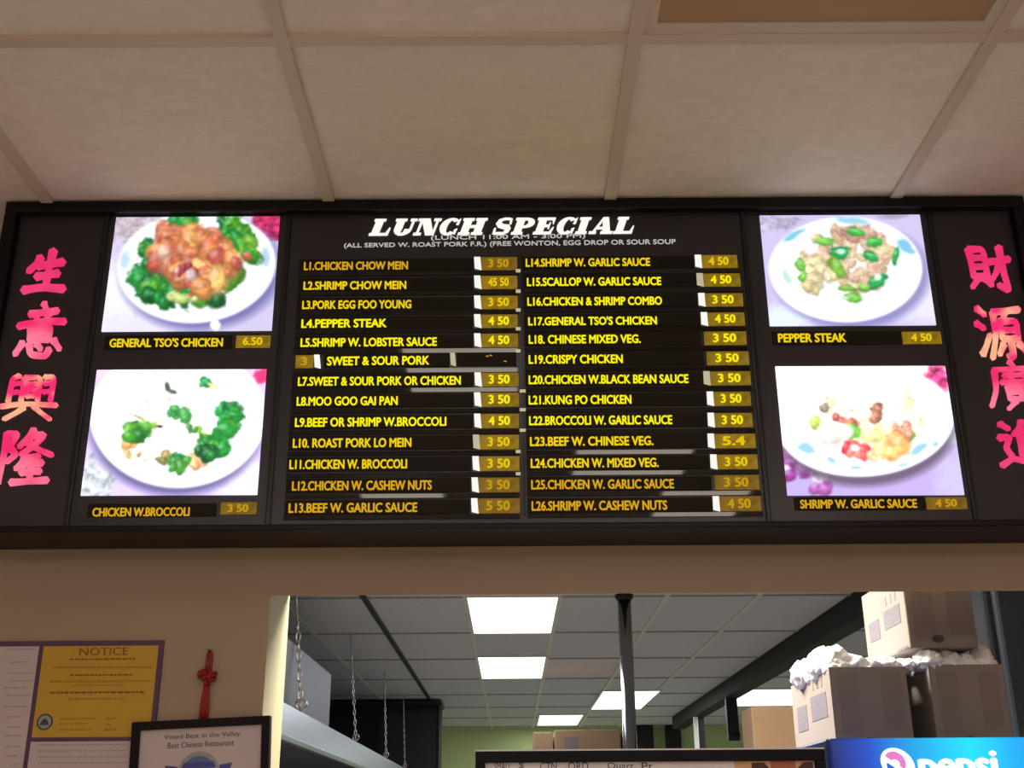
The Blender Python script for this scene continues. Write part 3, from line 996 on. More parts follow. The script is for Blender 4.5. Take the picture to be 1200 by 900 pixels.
ORG = [(214, 128, 76), (228, 150, 84), (200, 104, 70), (236, 168, 96), (206, 120, 86), (190, 92, 76)]
p.heap(222, 296, 46, 33, 60, 12, ORG, 8, (.4, .8), .72, .3); p.heap(264, 296, 28, 10, 14, 10, ORG, 20); p.heap(232, 322, 30, 16, 20, 11, ORG + [(240, 190, 110)], 10)
p.heap(218, 316, 14, 10, 8, 5, [(150, 50, 66), (232, 200, 196), (170, 70, 70)])
p.heap(190, 292, 10, 6, 4, 6, [(244, 200, 176), (236, 180, 150)])
p.ell(254, 381, 6, 6, (255, 255, 255), 0, .4, .2)
p.build(M['photo_soft'], board, 'upper left photo of orange chicken ringed with broccoli')
# Chicken with broccoli: pale chicken, scattered florets
p = Print([(113, 433), (311, 433), (302, 580), (95, 580)], (206, 190, 236), 5)
p.ell(108, 566, 26, 26, (196, 204, 210), 0, .6, .9, .95, .4); p.ell(300, 568, 40, 22, (240, 226, 248), -30, .7, .5, .8)
p.ell(305, 441, 9, 9, (232, 52, 110), 30, .3, .4); p.ell(118, 436, 20, 5, (232, 196, 214), 0, .6, .6)
p.ell(206, 498, 103, 83, (96, 88, 136), 2, .12, 0, .9)
p.ell(208, 489, 103, 83, (252, 255, 255), 2, .04)
for a, b, w in ((166, 553, 5), (236, 560, 14), (128, 533, 3)):
    p.ell(a, b, w, 3, (196, 214, 224), -12, .8, .6, .9)
p.heap(200, 500, 60, 34, 34, 13, [(255, 250, 244), (252, 244, 232), (255, 252, 250), (250, 238, 226)], 0, (.5, 1), .95)
p.heap(154, 522, 10, 18, 9, 5, [(240, 176, 112), (226, 190, 120), (210, 140, 90)], -20); p.heap(227, 541, 14, 5, 8, 6, [(246, 190, 140), (240, 160, 110)])
p.heap(158, 506, 13, 9, 16, 7, [(60, 150, 50), (96, 170, 50), (40, 120, 50)]); p.heap(172, 500, 12, 4, 6, 5, [(80, 160, 60), (120, 180, 60)])
p.heap(266, 492, 9, 18, 20, 9, GREENS); p.heap(252, 523, 18, 9, 18, 8, GREENS + [(110, 170, 40)], -25); p.heap(243, 532, 12, 6, 8, 7, [(14, 90, 40), (30, 120, 50)])
p.heap(205, 543, 16, 6, 16, 6, [(40, 130, 60), (70, 150, 60), (24, 110, 60)], -15); p.heap(190, 534, 5, 8, 6, 4, [(120, 110, 60), (170, 150, 90)])
p.heap(209, 487, 11, 6, 9, 6, [(30, 130, 60), (60, 150, 70)], 20); p.heap(231, 506, 14, 3, 7, 4, [(60, 140, 60), (120, 180, 60)], 25)
p.heap(240, 448, 8, 5, 7, 5, [(50, 150, 80), (40, 130, 80)], 10); p.ell(249, 453, 9, 2, (220, 210, 140), 25, .5, .3)
p.ell(196, 455, 3, 7, (70, 84, 70), -20, .5, .5); p.ell(202, 460, 5, 2.4, (70, 90, 70), 20, .5, .5)
p.ell(187, 501, 4, 2, (60, 40, 40), 0, .6, .4); p.ell(162, 490, 9, 1.8, (150, 130, 90), 25, .7, .4, .8)
p.build(M['photo_hot'], board, 'lower left photo of broccoli florets and pale chicken')
# Pepper steak: green pepper and beef
p = Print([(890, 252), (1078, 252), (1097, 380), (903, 382)], (206, 194, 234), 8)
p.ell(905, 262, 28, 10, (190, 182, 210), 0, .6, .8, .9, .3); p.ell(1085, 345, 40, 34, (232, 232, 250), 0, .8, .3, .9); p.ell(918, 374, 36, 14, (226, 240, 255), 0, .7, .4, .9)
p.ell(1045, 254, 16, 3, (170, 160, 190), 0, .7, .5)
p.ell(998, 323, 92, 62, (132, 128, 186), 0, .14, 0, .85)
p.ell(991, 316, 90, 62, (252, 255, 255), 0, .04)
p.ell(990, 308, 66, 45, (246, 250, 252), 0, .2, 0, .7)
p.ell(997, 259, 20, 4, (150, 206, 230), 6, .6, .5); p.ell(930, 276, 13, 4, (130, 200, 226), -30, .6, .5); p.ell(1061, 289, 12, 6, (130, 196, 232), 40, .6, .5); p.ell(922, 326, 4, 9, (190, 226, 216), -20, .7, .5)
BEEF = [(220, 190, 158), (206, 170, 138), (232, 206, 170), (226, 186, 160), (214, 196, 150)]
p.heap(991, 303, 52, 34, 70, 8, BEEF, 0, (.4, .8), .84, .2); p.heap(960, 325, 20, 16, 16, 8, [(232, 214, 160), (226, 206, 150), (240, 226, 180)]); p.heap(1000, 272, 22, 6, 10, 7, [(190, 140, 130), (204, 160, 140)])
for cx, cy, w, h, ro in ((966, 283, 12, 4, 8), (1004, 272, 10, 4, 10), (1024, 284, 9, 5, 0), (985, 297, 10, 6, -10), (1021, 301, 9, 5, 20), (938, 311, 5, 7, -20), (941, 324, 4, 6, 20), (981, 314, 6, 13, -30), (1028, 330, 11, 6, -30), (1000, 349, 9, 5, 5), (1012, 337, 7, 3, 20), (993, 338, 10, 3, 0), (1050, 300, 3, 9, 10)):
    c_ = [(70, 190, 80), (120, 200, 80), (40, 170, 90), (130, 190, 70)][int(cx + cy) % 4]
    p.ell(cx, cy + 1.2, w * 1.08, h * 1.15, [v * .72 for v in c_], ro, .4, .5)
    p.ell(cx, cy, w, h, c_, ro, .5, .5, tex=.3); p.ell(cx - w * .2, cy - h * .3, w * .5, h * .35, (170, 226, 140), ro, .9, .4, .7)
p.ell(986, 296, 5, 3, (190, 236, 220), 0, .5, .3); p.ell(1029, 326, 4, 4, (235, 250, 245), 0, .5, .3); p.ell(990, 350, 5, 2, (200, 236, 210), 0, .6, .4)
p.build(M['photo_soft'], board, 'upper right photo of beef slices with green pepper')
# Shrimp with garlic sauce
p = Print([(905, 428), (1110, 430), (1128, 580), (927, 580)], (176, 158, 212), 11)
p.ell(1000, 440, 150, 60, (252, 252, 255), 0, .5); p.ell(1100, 446, 16, 17, (222, 72, 130), 15, .4, .4, 1, .6)
p.ell(1118, 560, 22, 30, (190, 180, 216), 0, .9, .6, .8); p.ell(1118, 515, 10, 8, (214, 220, 226), 0, .6, .5)
p.heap(935, 545, 14, 20, 22, 9, [(150, 60, 150), (190, 110, 190), (236, 206, 240), (120, 40, 120)], 20); p.heap(962, 565, 10, 14, 12, 7, [(240, 214, 244), (170, 90, 170), (250, 240, 252)])
p.ell(1018, 506, 103, 64, (92, 80, 100), -4, .14, 0, .9)
p.ell(1015, 494, 104, 65, (252, 255, 255), -4, .04)
p.ell(1012, 480, 80, 42, (254, 254, 250), -4, .3)
for cx, cy, w, h, ro in ((946, 526, 11, 6, 30), (1075, 529, 13, 4, -28), (975, 540, 6, 2.6, 30), (1005, 549, 7, 2, 0), (1058, 546, 8, 2, -12), (1096, 523, 4, 3, -30)):
    p.ell(cx, cy, w, h, (132, 182, 206), ro, .6, .6, .9)
p.heap(1012, 498, 60, 24, 44, 11, [(250, 244, 214), (252, 248, 230), (246, 236, 190), (255, 252, 244), (240, 240, 200)], 0, (.35, .7), .88, .15)
p.heap(967, 474, 10, 5, 7, 4, [(180, 190, 150), (150, 130, 120), (220, 220, 170)])
p.heap(1028, 486, 8, 9, 11, 5, [(150, 96, 76), (120, 70, 70), (190, 130, 100)]); p.heap(990, 493, 12, 4, 8, 5, [(220, 130, 100), (200, 100, 90)], 20)
p.heap(956, 494, 8, 6, 6, 5, [(160, 200, 60), (200, 220, 110)]); p.heap(999, 507, 10, 5, 9, 5, [(90, 210, 50), (120, 220, 60), (70, 190, 50)]); p.heap(1065, 512, 7, 5, 7, 5, [(100, 210, 60), (80, 190, 60)])
p.heap(978, 504, 10, 8, 4, 10, [(252, 244, 220), (255, 250, 240)])
p.heap(1004, 529, 20, 8, 16, 7, [(230, 84, 84), (240, 130, 120), (214, 60, 74)], 10, (.4, .8), .8, .2); p.ell(1002, 526, 6, 4, (250, 226, 224), 10, .6, .3)
p.heap(1043, 521, 16, 12, 10, 11, [(244, 186, 112), (250, 204, 136), (240, 170, 100)], -10, (.6, 1), .8, .12); p.heap(1060, 505, 16, 5, 8, 6, [(236, 176, 140), (226, 150, 120)], 10)
p.heap(1018, 512, 22, 4, 8, 6, [(250, 240, 180), (244, 230, 150)], -20); p.heap(1024, 536, 8, 5, 4, 6, [(250, 216, 160), (246, 200, 150)])
p.heap(1064, 468, 5, 12, 8, 4, [(236, 246, 180), (226, 240, 160)])
p.build(M['photo_hot'], board, 'lower right photo of shrimp, peppers and mushrooms')

# ---- captions and prices under the photos
for body, x0, x1, y, tx0, tx1, ty, pr, br in (("GENERAL TSO'S CHICKEN", 128, 261, 401.5, 276, 317, 400, '6.50', 1), ('CHICKEN W.BROCCOLI', 108, 222, 600, 258, 301, 595.5, '3 50', 0),
                                           ('PEPPER STEAK', 912, 992, 396, 1059, 1102, 395.5, '4 50', 1), ('SHRIMP W. GARLIC SAUCE', 938, 1075, 590.5, 1087, 1132, 589.5, '4 50', 0)):
    s = slab(x0 - 6, tx0 - 4, (y + ty) / 2, 16, YS, YB).build('caption_strip', M['strip'], board)
    tilt = (x1 - x0) * .007
    lettering('lettering', body, quad_px(x0, y + tilt / 2, x1, y - tilt / 2, 10.5, 10.5, YS), YS, M['yellow%d' % br], s, bold=.034)
    t = slab(tx0, tx1, ty, 14, YS - .001, YB).build('price_tab', M['amber%d' % br], board)
    price(t, pr, tx0, tx1, ty, 14, br)

# ================================================================== ON THE LEFT WALL
# large laminated poster with a purple border
pt = 0.006
a = fY(193, 752, YW); PXR, PZT = a[0], a[2] + .002
PXL = PXR - .66; PZB = PZT - .80
poster = empty('wall_poster', ((PXL + PXR) / 2, YW, PZB), 'laminated notice poster with purple border and yellow notice panel, on the left wall', 'poster')
m = MB(); m.box(PXL, PXR, YW - pt, YW, PZB, PZT); m.build('backing', M['purple'], poster)
yx0 = fY(53, 757, YW)[0]; yx1 = fY(187, 757, YW)[0]; yz1 = fY(120, 757.5, YW)[2]; yz0 = fY(110, 864, YW)[2]
FYp = YW - pt - .0008
m = MB(); m.box(yx0, yx1, FYp, YW - pt, yz0, yz1); yp = m.build('notice_panel', M['notice_yellow'], poster)
yp['label'] = 'yellow notice panel'
m = MB(); m.box(PXL + .008, yx0 - .009, FYp, YW - pt, PZB + .008, yz1); wp1 = m.build('text_panel', M['paper'], poster)
m = MB(); m.box(yx0, yx1, FYp, YW - pt, PZB + .008, yz0 - .008); wp2 = m.build('text_panel', M['paper'], poster)


def line_px(parent, px0, px1, py, h, material, name='print_line', Y=FYp):
    """a row of print too small to read: a broken row of short dashes"""
    A = fY(px0, py + .25, Y); B = fY(px1, py - .25, Y)
    hh = abs(fY(px0, py + h / 2, Y)[2] - fY(px0, py - h / 2, Y)[2])
    m = MB()
    x = A[0]
    while x < B[0]:
        w = random.uniform(.004, .012)
        z = A[2] + (B[2] - A[2]) * (x - A[0]) / max(1e-6, B[0] - A[0])
        m.box(x, min(x + w, B[0]), Y - .0006, Y, z - hh / 2 * random.uniform(.7, 1), z + hh / 2)
        x += w + .0022
    m.build(name, material, parent)


lettering('heading', 'NOTICE', quad_px(93, 763.8, 150, 763, 9, 9, FYp), FYp, M['ink_red'], yp, bold=0)
for (x0, x1, y, h, mm) in ((82, 158, 772.5, 2.0, 'ink_red'), (62, 179, 782, 2.4, 'ink_brown'), (82, 155, 791, 2, 'ink_red'), (59, 176, 798.5, 2.2, 'ink_brown'), (84, 146, 803, 1.6, 'ink_brown'),
                           (58, 170, 811.5, 2.4, 'ink_red'), (80, 148, 819, 2, 'ink_brown'), (70, 112, 842, 2, 'ink_brown'), (70, 104, 848, 1.6, 'ink_brown'), (69, 108, 855, 2, 'ink_brown'), (124, 135, 842, 2.6, 'ink_brown'), (122, 137, 855, 3, 'ink_brown'), (124, 130, 849, 2, 'ink_brown')):
    line_px(yp, x0, x1, y, h, M[mm])
for y in (761, 776, 789, 798, 806, 815, 828, 840, 852, 862, 875, 886, 896):
    line_px(wp1, random.uniform(4, 12), random.uniform(34, 44) - (y - 757) * .13, y, 1.8, M['ink_grey'])
for y in (873, 880, 887, 894):
    line_px(wp2, 44, 148, y, 1.6, M['ink_grey'])
# round seal
c = fY(52.5, 846, FYp); rr = .0155
m = MB()
ring = [(c[0] + rr * math.cos(t * PI / 16), c[2] + rr * math.sin(t * PI / 16)) for t in range(32)]
m.plate(ring, FYp - .0006, FYp, 0)
ring = [(c[0] + rr * .8 * math.cos(t * PI / 16), c[2] + rr * .8 * math.sin(t * PI / 16)) for t in range(32)]
m.plate(ring, FYp - .0009, FYp, 1)
m.plate([(c[0] - .009, c[2] - .006), (c[0] + .009, c[2] - .006), (c[0] + .006, c[2] + .002), (c[0], c[2] + .007), (c[0] - .006, c[2] + .002)], FYp - .0012, FYp, 0)
m.build('seal', [M['ink_dark'], M['award_grey']], yp)

# red knot ornament hanging on a pin
kc = fY(243, 792, YW - .012)
knot = empty('knot_ornament', fY(240, 838, YW), 'red knotted cord ornament hanging on the wall above the framed award', 'ornament')
m = MB()
top = fY(246.5, 762, YW - .012); low = fY(237.5, 850, YW - .012)
loop = []
for k in range(13):
    t = k / 12
    loop.append((top[0] + (kc[0] - top[0]) * abs(1 - 2 * t) * 1 + (.004 if t < .5 else -.004), YW - .010, top[2] + (kc[2] - top[2]) * abs(1 - 2 * t)))
m.tube(loop, .0028, 8)
m.build('hanging_loop', M['red_cord'], knot)
kc2 = np.array(kc)
m = MB()
for (dx, dz, rr, ro) in ((-.012, .008, .010, 20), (.011, -.006, .010, -20), (-.002, .012, .009, 80), (.001, -.011, .009, 100), (-.013, -.001, .009, -10), (.014, .003, .009, 15), (0, 0, .012, 45)):
    pts = []
    for k in range(14):
        a = 2 * PI * k / 14
        x, z = rr * 1.1 * math.cos(a), rr * .55 * math.sin(a)
        r_ = math.radians(ro)
        pts.append((kc[0] + dx + x * math.cos(r_) - z * math.sin(r_), kc[1] + .004 * math.sin(2 * a) - .002, kc[2] + dz + x * math.sin(r_) + z * math.cos(r_)))
    m.tube([kc2 + (np.array(q) - kc2) * .74 for q in pts], .0032, 8, closed=True)
m.build('knot', M['red_cord'], knot)
m = MB()
for d in (-.0045, 0, .0045):
    m.tube([(kc[0] + d * .4, YW - .010, kc[2] - .008), (kc[0] * .5 + low[0] * .5 + d, YW - .011, (kc[2] + low[2]) / 2), (low[0] + d * 1.3, YW - .010, low[2])], [.003, .0036, .0034], 8)
m.build('tassel', M['red_cord'], knot)
m = MB(); m.tube([(top[0], YW, top[2] + .002), (top[0], YW - .018, top[2] + .003)], .0022, 8); m.build('pin', M['chain'], knot)

# framed award, hung a little crooked
A0, A1 = fY(155, 846.5, YW - .02), fY(316.5, 838.5, YW - .02)
ang = math.atan2(A1[2] - A0[2], A1[0] - A0[0])
AW = math.hypot(A1[0] - A0[0], A1[2] - A0[2]); AH = AW * 1.27
award = empty('framed_award', (A0[0] + AW / 2, YW, A0[2] - AH), 'award certificate in a dark frame hung crooked beside the hatch', 'framed certificate')


def aw(u, w):
    """u from the left, w down from the top along the tilted frame"""
    return (A0[0] + u * math.cos(ang) + w * math.sin(ang), A0[2] + u * math.sin(ang) - w * math.cos(ang))


def aw_rect(m, u0, u1, w0, w1, y0, y1, mi=0):
    m.plate([aw(u0, w1), aw(u1, w1), aw(u1, w0), aw(u0, w0)], y0, y1, mi)


fw = .0155
m = MB()
aw_rect(m, 0, AW, 0, fw, YW - .022, YW - .002); aw_rect(m, 0, AW, AH - fw, AH, YW - .022, YW - .002)
aw_rect(m, 0, fw, fw, AH - fw, YW - .022, YW - .002); aw_rect(m, AW - fw, AW, fw, AH - fw, YW - .022, YW - .002)
m.build('frame', M['wood_black'], award)
YA = YW - .014
m = MB(); aw_rect(m, fw, AW - fw, fw, AH - fw, YA, YW - .002); sheet = m.build('certificate', M['paper'], award)
s = AW / 161.0
for body, u0, u1, w, h in (('Voted Best in the Valley', 37, 126, 19, 7), ('Best Chinese Restaurant', 42, 119, 28, 6.5)):
    q = [aw(u0 * s, (w + h / 2) * s), aw(u1 * s, (w + h / 2) * s), aw(u1 * s, (w - h / 2) * s), aw(u0 * s, (w - h / 2) * s)]
    lettering('lettering', body, q, YA, M['ink_dark'], sheet, bold=0, depth=.0006)
m = MB()
cu, cw = 79, 62
def arcpoly(r0, a0, a1, sx=1, n=20):
    return [aw((cu + r0 * sx * math.cos(math.radians(a0 + (a1 - a0) * k / n))) * s, (cw - r0 * math.sin(math.radians(a0 + (a1 - a0) * k / n))) * s) for k in range(n + 1)]
m.plate(arcpoly(26, 0, 360, .95, 32)[:-1], YA - .0006, YA, 0)
m.plate(arcpoly(21, 0, 360, .95, 32)[:-1], YA - .0009, YA, 1)
m.plate([aw((cu - 20) * s, (cw - 8) * s), aw((cu + 20) * s, (cw - 8) * s), aw((cu + 17) * s, (cw - 14) * s), aw((cu - 17) * s, (cw - 14) * s)], YA - .0012, YA, 2)
for sg in (-1, 1):
    m.plate([aw((cu + sg * 24) * s, (cw + 8) * s), aw((cu + sg * 38) * s, (cw + 10) * s), aw((cu + sg * 36) * s, (cw - 4) * s), aw((cu + sg * 39) * s, (cw - 12) * s), aw((cu + sg * 24) * s, (cw - 10) * s)][::sg], YA - .0005, YA, 2)
m.build('badge', [M['award_grey'], M['award_blue'], M['ink_blue']], sheet)

# ================================================================== COUNTER, FRAMED MENU, COOLER
counter = empty('counter', (0.5, 2.1, 0), 'serving counter below the hatch, under the framed menu and cooler', 'counter')
m = MB(); m.box(-1.4, 1.6, 1.78, YW - .002, 0, SILL - .06); m.build('cabinet', M['wall'], counter)
m = MB(); m.box(-1.43, 1.63, 1.72, YW - .002, SILL - .06, SILL - .02, bev=.006); m.build('countertop', M['steel_dull'], counter)
CT = SILL - .02

YM = 2.035
fa = fY(557, 878.5, YM); fb = fY(966, 876, YM)
MX0, MX1, MZ1 = fa[0], fb[0], (fa[2] + fb[2]) / 2
menu = empty('framed_menu', ((MX0 + MX1) / 2, YM, CT), 'black framed handwritten menu standing on the counter in front of the hatch', 'menu sign')
mf = .0165
m = MB()
m.box(MX0, MX1, YM, YM + .03, MZ1 - mf - .004, MZ1 - .0025, bev=.0015); m.box(MX0, MX1, YM, YM + .03, CT, CT + .02, bev=.0015)
m.box(MX0, MX0 + mf, YM, YM + .03, CT + .02, MZ1 - mf - .004, bev=.0015); m.box(MX1 - mf, MX1, YM, YM + .03, CT + .02, MZ1 - mf - .004, bev=.0015)
m.build('frame', M['menu_frame'], menu)
m = MB(); m.box(MX0, MX1, YM + .0005, YM + .03, MZ1 - .0025, MZ1); m.build('frame_edge', M['edge_silver'], menu)
YMS = YM + .012
m = MB(); m.box(MX0 + mf, MX1 - mf, YMS, YM + .02, CT + .02, MZ1 - mf - .004); msheet = m.build('menu_sheet', M['white_board'], menu)
for body, x0, x1, y, h in (('SMALL', 579, 599, 898, 9), ('$', 608, 614, 897, 8), ('CTN.', 633, 655, 898, 9), ('ORD.', 666, 692, 898, 10), ('Quart.', 712, 745, 898, 9), ('Pt.', 752, 768, 898, 9)):
    lettering('lettering', body, quad_px(x0, y, x1, y, h, h, YMS), YMS, M['ink_dark'], msheet, bold=.0, depth=.0006)
# food print in its right part
pz1 = fY(900, 891.5, YMS)[2]
q0, q1 = fY(860, 890, YMS)[0], fY(952, 890, YMS)[0]
m = MB()
m.box(q0, q1, YMS - .0008, YMS, pz1 - .1, pz1, 0)
d = (q1 - q0)
m.plate([(q0 + d * .2, pz1 - .1), (q0 + d * .46, pz1 - .1), (q0 + d * .44, pz1 - .012), (q0 + d * .38, pz1 - .003), (q0 + d * .22, pz1 - .003)], YMS - .0012, YMS, 1)
m.plate([(q0 + d * .48, pz1 - .1), (q0 + d * .74, pz1 - .1), (q0 + d * .78, pz1 - .0), (q0 + d * .46, pz1 - .0)], YMS - .0012, YMS, 2)
m.plate([(q0 + d * .76, pz1 - .1), (q0 + d * 1.0, pz1 - .1), (q0 + d * 1.0, pz1 - .002), (q0 + d * .88, pz1 - .003), (q0 + d * .8, pz1 - .012)], YMS - .0012, YMS, 1)
m.build('food_print', [M['print_tan'], M['print_brown'], M['print_rust']], msheet)

YC = 2.15
ca = fY(970, 867, YC)
CX0, CX1 = ca[0], ca[0] + .50
CZ1 = fY(1090, 864.5, YC)[2]
cooler = empty('drinks_cooler', ((CX0 + CX1) / 2, YC + .2, CT), 'blue countertop drinks cooler with a lit blue header sign, cartons stacked on top', 'cooler')
YF = YC
m = MB(); m.box(CX0, CX1, YF + .012, 2.98, CT, CZ1, bev=.004); m.build('cabinet', M['cooler_blue'], cooler)
m = MB(); m.box(CX0, CX1, YF - .004, YF + .012, CT + .05, CZ1 - .125, bev=.004); dr = m.build('door', M['glass_dark'], cooler)
m = MB(); m.box(CX0 + .02, CX0 + .035, YF - .03, YF - .004, CT + .2, CT + .4, bev=.003); m.build('handle', M['dark_metal'], dr)
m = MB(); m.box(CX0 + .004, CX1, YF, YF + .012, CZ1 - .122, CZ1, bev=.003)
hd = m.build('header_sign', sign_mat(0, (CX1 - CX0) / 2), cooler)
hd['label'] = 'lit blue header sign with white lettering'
# round emblem
e = fY(1052, 895.5, YF)
m = MB()
def ovl(cx, cz, rx, rz, rot, n=28, a0=0, a1=360):
    o = []
    for k in range(n):
        a = math.radians(a0 + (a1 - a0) * k / (n if a1 - a0 == 360 else n - 1))
        x, z = rx * math.cos(a), rz * math.sin(a)
        r_ = math.radians(rot)
        o.append((cx + x * math.cos(r_) - z * math.sin(r_), cz + x * math.sin(r_) + z * math.cos(r_)))
    return o
px = fY(1053, 895, YF)[0] - fY(1052, 895, YF)[0]
m.plate(ovl(e[0], e[2], 21 * px, 17 * px, -35), YF - .001, YF, 0)
m.plate(ovl(e[0] - 3 * px, e[2] + 2.5 * px, 13 * px, 11 * px, -35, 20, -5, 185), YF - .0016, YF, 1)
m.plate(ovl(e[0] - 1 * px, e[2] - 4 * px, 13 * px, 10 * px, -35, 20, 190, 350), YF - .0016, YF, 2)
m.plate(ovl(e[0] - 3 * px, e[2] + 1 * px, 5.5 * px, 4 * px, -20), YF - .0018, YF, 0)
m.build('emblem', [M['logo_white'], M['logo_pink'], M['logo_blue']], hd)
lettering('lettering', 'pepsi', [(fY(1076, 900, YF)[0], e[2] - 27 * px), (fY(1170, 900, YF)[0], e[2] - 26 * px), (fY(1170, 900, YF)[0], e[2] + 15 * px), (fY(1076, 900, YF)[0], e[2] + 14 * px)], YF, M['logo_white'], hd, bold=.045, depth=.002)


# ================================================================== CARTONS ON THE COOLER
def carton(name_label, x0, x1, y0, y1, z0, z1, material, flaps=True, prints=(), cat='carton', group=None, wall=.006, open_top=True):
    """open cardboard box: four walls and a floor, printed patches as children"""
    t = empty('carton', ((x0 + x1) / 2, (y0 + y1) / 2, z0), name_label, cat, group)
    m = MB()
    if open_top:
        m.box(x0, x1, y0, y0 + wall, z0, z1); m.box(x0, x1, y1 - wall, y1, z0, z1)
        m.box(x0, x0 + wall, y0 + wall, y1 - wall, z0, z1); m.box(x1 - wall, x1, y0 + wall, y1 - wall, z0, z1)
        m.box(x0 + wall, x1 - wall, y0 + wall, y1 - wall, z0, z0 + wall)
    else:
        m.box(x0, x1, y0, y1, z0, z1, bev=.004)
    m.build('box', material, t)
    return t


def patch(t, axis, at, u0, u1, z0, z1, material, name='printed_label'):
    m = MB()
    if axis == 'y':
        m.box(u0, u1, at - .0008, at + .0002, z0, z1)
    else:
        m.box(at - .0008, at + .0002, u0, u1, z0, z1)
    return m.build(name, material, t)


YX = 2.60
def front_box(xa, xb, ya, yb, far, lab, zbot=None):
    A = fY((xa[0] + xa[1]) / 2, ya, YX); B = fY((xb[0] + xb[1]) / 2, yb, YX)
    x0, x1 = A[0], B[0]
    z1 = A[2]
    y1 = fX(far[0], far[1], x0)[1] if far else YX + .3
    return x0, x1, YX, y1, (B[2] if zbot is None else zbot), z1


CZ = CZ1 + .0003
bl = front_box((967, 975), (1065, 1076), 782, 861, (927.5, 838), '', CZ)
br = front_box((1083, 1091), (1178, 1194), 779, 858, None, '', CZ)
up = front_box((1052.5, 1062), (1141, 1154), 684, 759, (1013, 735), '')
depth_lo = min(bl[3], 2.97)
LOWER = []
t1 = carton('pale carton at the left end of the cooler top, stuffed with white bags', bl[0], bl[1], YX, depth_lo, CZ, bl[5], M['carton_white'], group='cartons on the cooler')
t2 = carton('pale carton at the right end of the cooler top, stuffed with white bags', br[0], br[1], YX, depth_lo, CZ, br[5], M['carton_white'], group='cartons on the cooler')
for t, b in ((t1, bl), (t2, br)):
    w = b[1] - b[0]; h = b[5] - CZ
    patch(t, 'y', YX, b[0] + .10 * w, b[0] + .36 * w, CZ + .22 * h, CZ + .92 * h, M['carton_mark'])
    patch(t, 'y', YX, b[0] + .66 * w, b[0] + .92 * w, CZ + .26 * h, CZ + .92 * h, M['carton_mark'])
    m = MB(); m.plate(ovl(b[0] + .44 * w, CZ + .12 * h, .09 * w, .055 * h, 0, 20), YX - .0009, YX); m.build('printed_mark', M['carton_dark'], t)
    m = MB(); m.box(b[0] + .02 * w, b[0] + .98 * w, YX - .0006, YX + .0002, CZ + .005, CZ + .009); m.build('tape_edge', M['carton_mark'], t)
# prints on the left side of the left carton, and of the one on top
def side_prints(t, b, y1):
    x0 = b[0]; z0, z1 = b[4], b[5]; d = y1 - YX; h = z1 - z0
    patch(t, 'x', x0, YX + .12 * d, YX + .50 * d, z0 + .44 * h, z0 + .74 * h, M['carton_print'])
    patch(t, 'x', x0, YX + .62 * d, YX + .88 * d, z0 + .36 * h, z0 + .68 * h, M['carton_print'])
    patch(t, 'x', x0, YX + .04 * d, YX + .26 * d, z0 + .02 * h, z0 + .06 * h, M['carton_print'], 'printed_mark')
    for k in (.18, .28, .40):
        patch(t, 'x', x0, YX + k * d, YX + (k + .04) * d, z0 + .82 * h, z0 + .95 * h, M['carton_mark'], 'printed_mark')


side_prints(t1, (bl[0], bl[1], YX, depth_lo, CZ, bl[5]), depth_lo)
ZU = up[4]
yu1 = min(max(up[3], YX + .2), 2.95)
t3 = carton('pale carton lying on top of the bags, above the other two cartons', up[0], up[1], YX, yu1, ZU, up[5] + .03, M['carton_white'], open_top=False, group='cartons on the cooler')
w = up[1] - up[0]; h = up[5] - ZU
patch(t3, 'y', YX, up[0] + .10 * w, up[0] + .40 * w, ZU + .12 * h, ZU + .9 * h, M['carton_mark']); patch(t3, 'y', YX, up[0] + .62 * w, up[0] + .95 * w, ZU + .2 * h, ZU + .95 * h, M['carton_mark'])
m = MB(); m.plate(ovl(up[0] + .42 * w, ZU + .14 * h, .09 * w, .06 * h, 0, 20), YX - .0009, YX); m.build('printed_mark', M['carton_dark'], t3)
side_prints(t3, (up[0], up[1], YX, yu1, ZU, up[5]), yu1)


# crumpled white bags bulging out of the two lower cartons
def bag_heap(label, lumps, group):
    import bmesh
    bm = bmesh.new()
    for (x, y, z, rx, ry, rz) in lumps:
        g = bmesh.ops.create_icosphere(bm, subdivisions=4, radius=1)
        for v in g['verts']:
            n = v.co.copy()
            k = 1 + .22 * mnoise.noise(n * 2.3 + Vector((x * 40, y * 30, z * 20))) + .14 * abs(mnoise.noise(n * 6 + Vector((x * 90, 3, z * 50))))
            v.co = Vector((x + n.x * rx * k, y + n.y * ry * k, z + n.z * rz * k))
    vs = [v.co[:] for v in bm.verts]; fs = [[v.index for v in f.verts] for f in bm.faces]
    bm.free()
    o = obj('plastic_bags', vs, fs, M['bag'], None, None, [True] * len(fs))
    o['kind'] = 'stuff'
    return tag(o, label, 'plastic bags', group)


def lumps_in(b, ydeep, n, seed, tall):
    r = random.Random(seed)
    out = []
    w = b[1] - b[0]
    gap = ZU - b[5]
    for k in range(n):
        fx = (k + .5) / n
        for fy in (.16, .52, .84):
            rz = tall * r.uniform(.7, 1.25)
            out.append((b[0] + w * (.06 + .88 * fx), YX + (ydeep - YX) * fy, b[5] + gap * .2 - .004, w / n * .82, (ydeep - YX) * .15, rz))
    return out


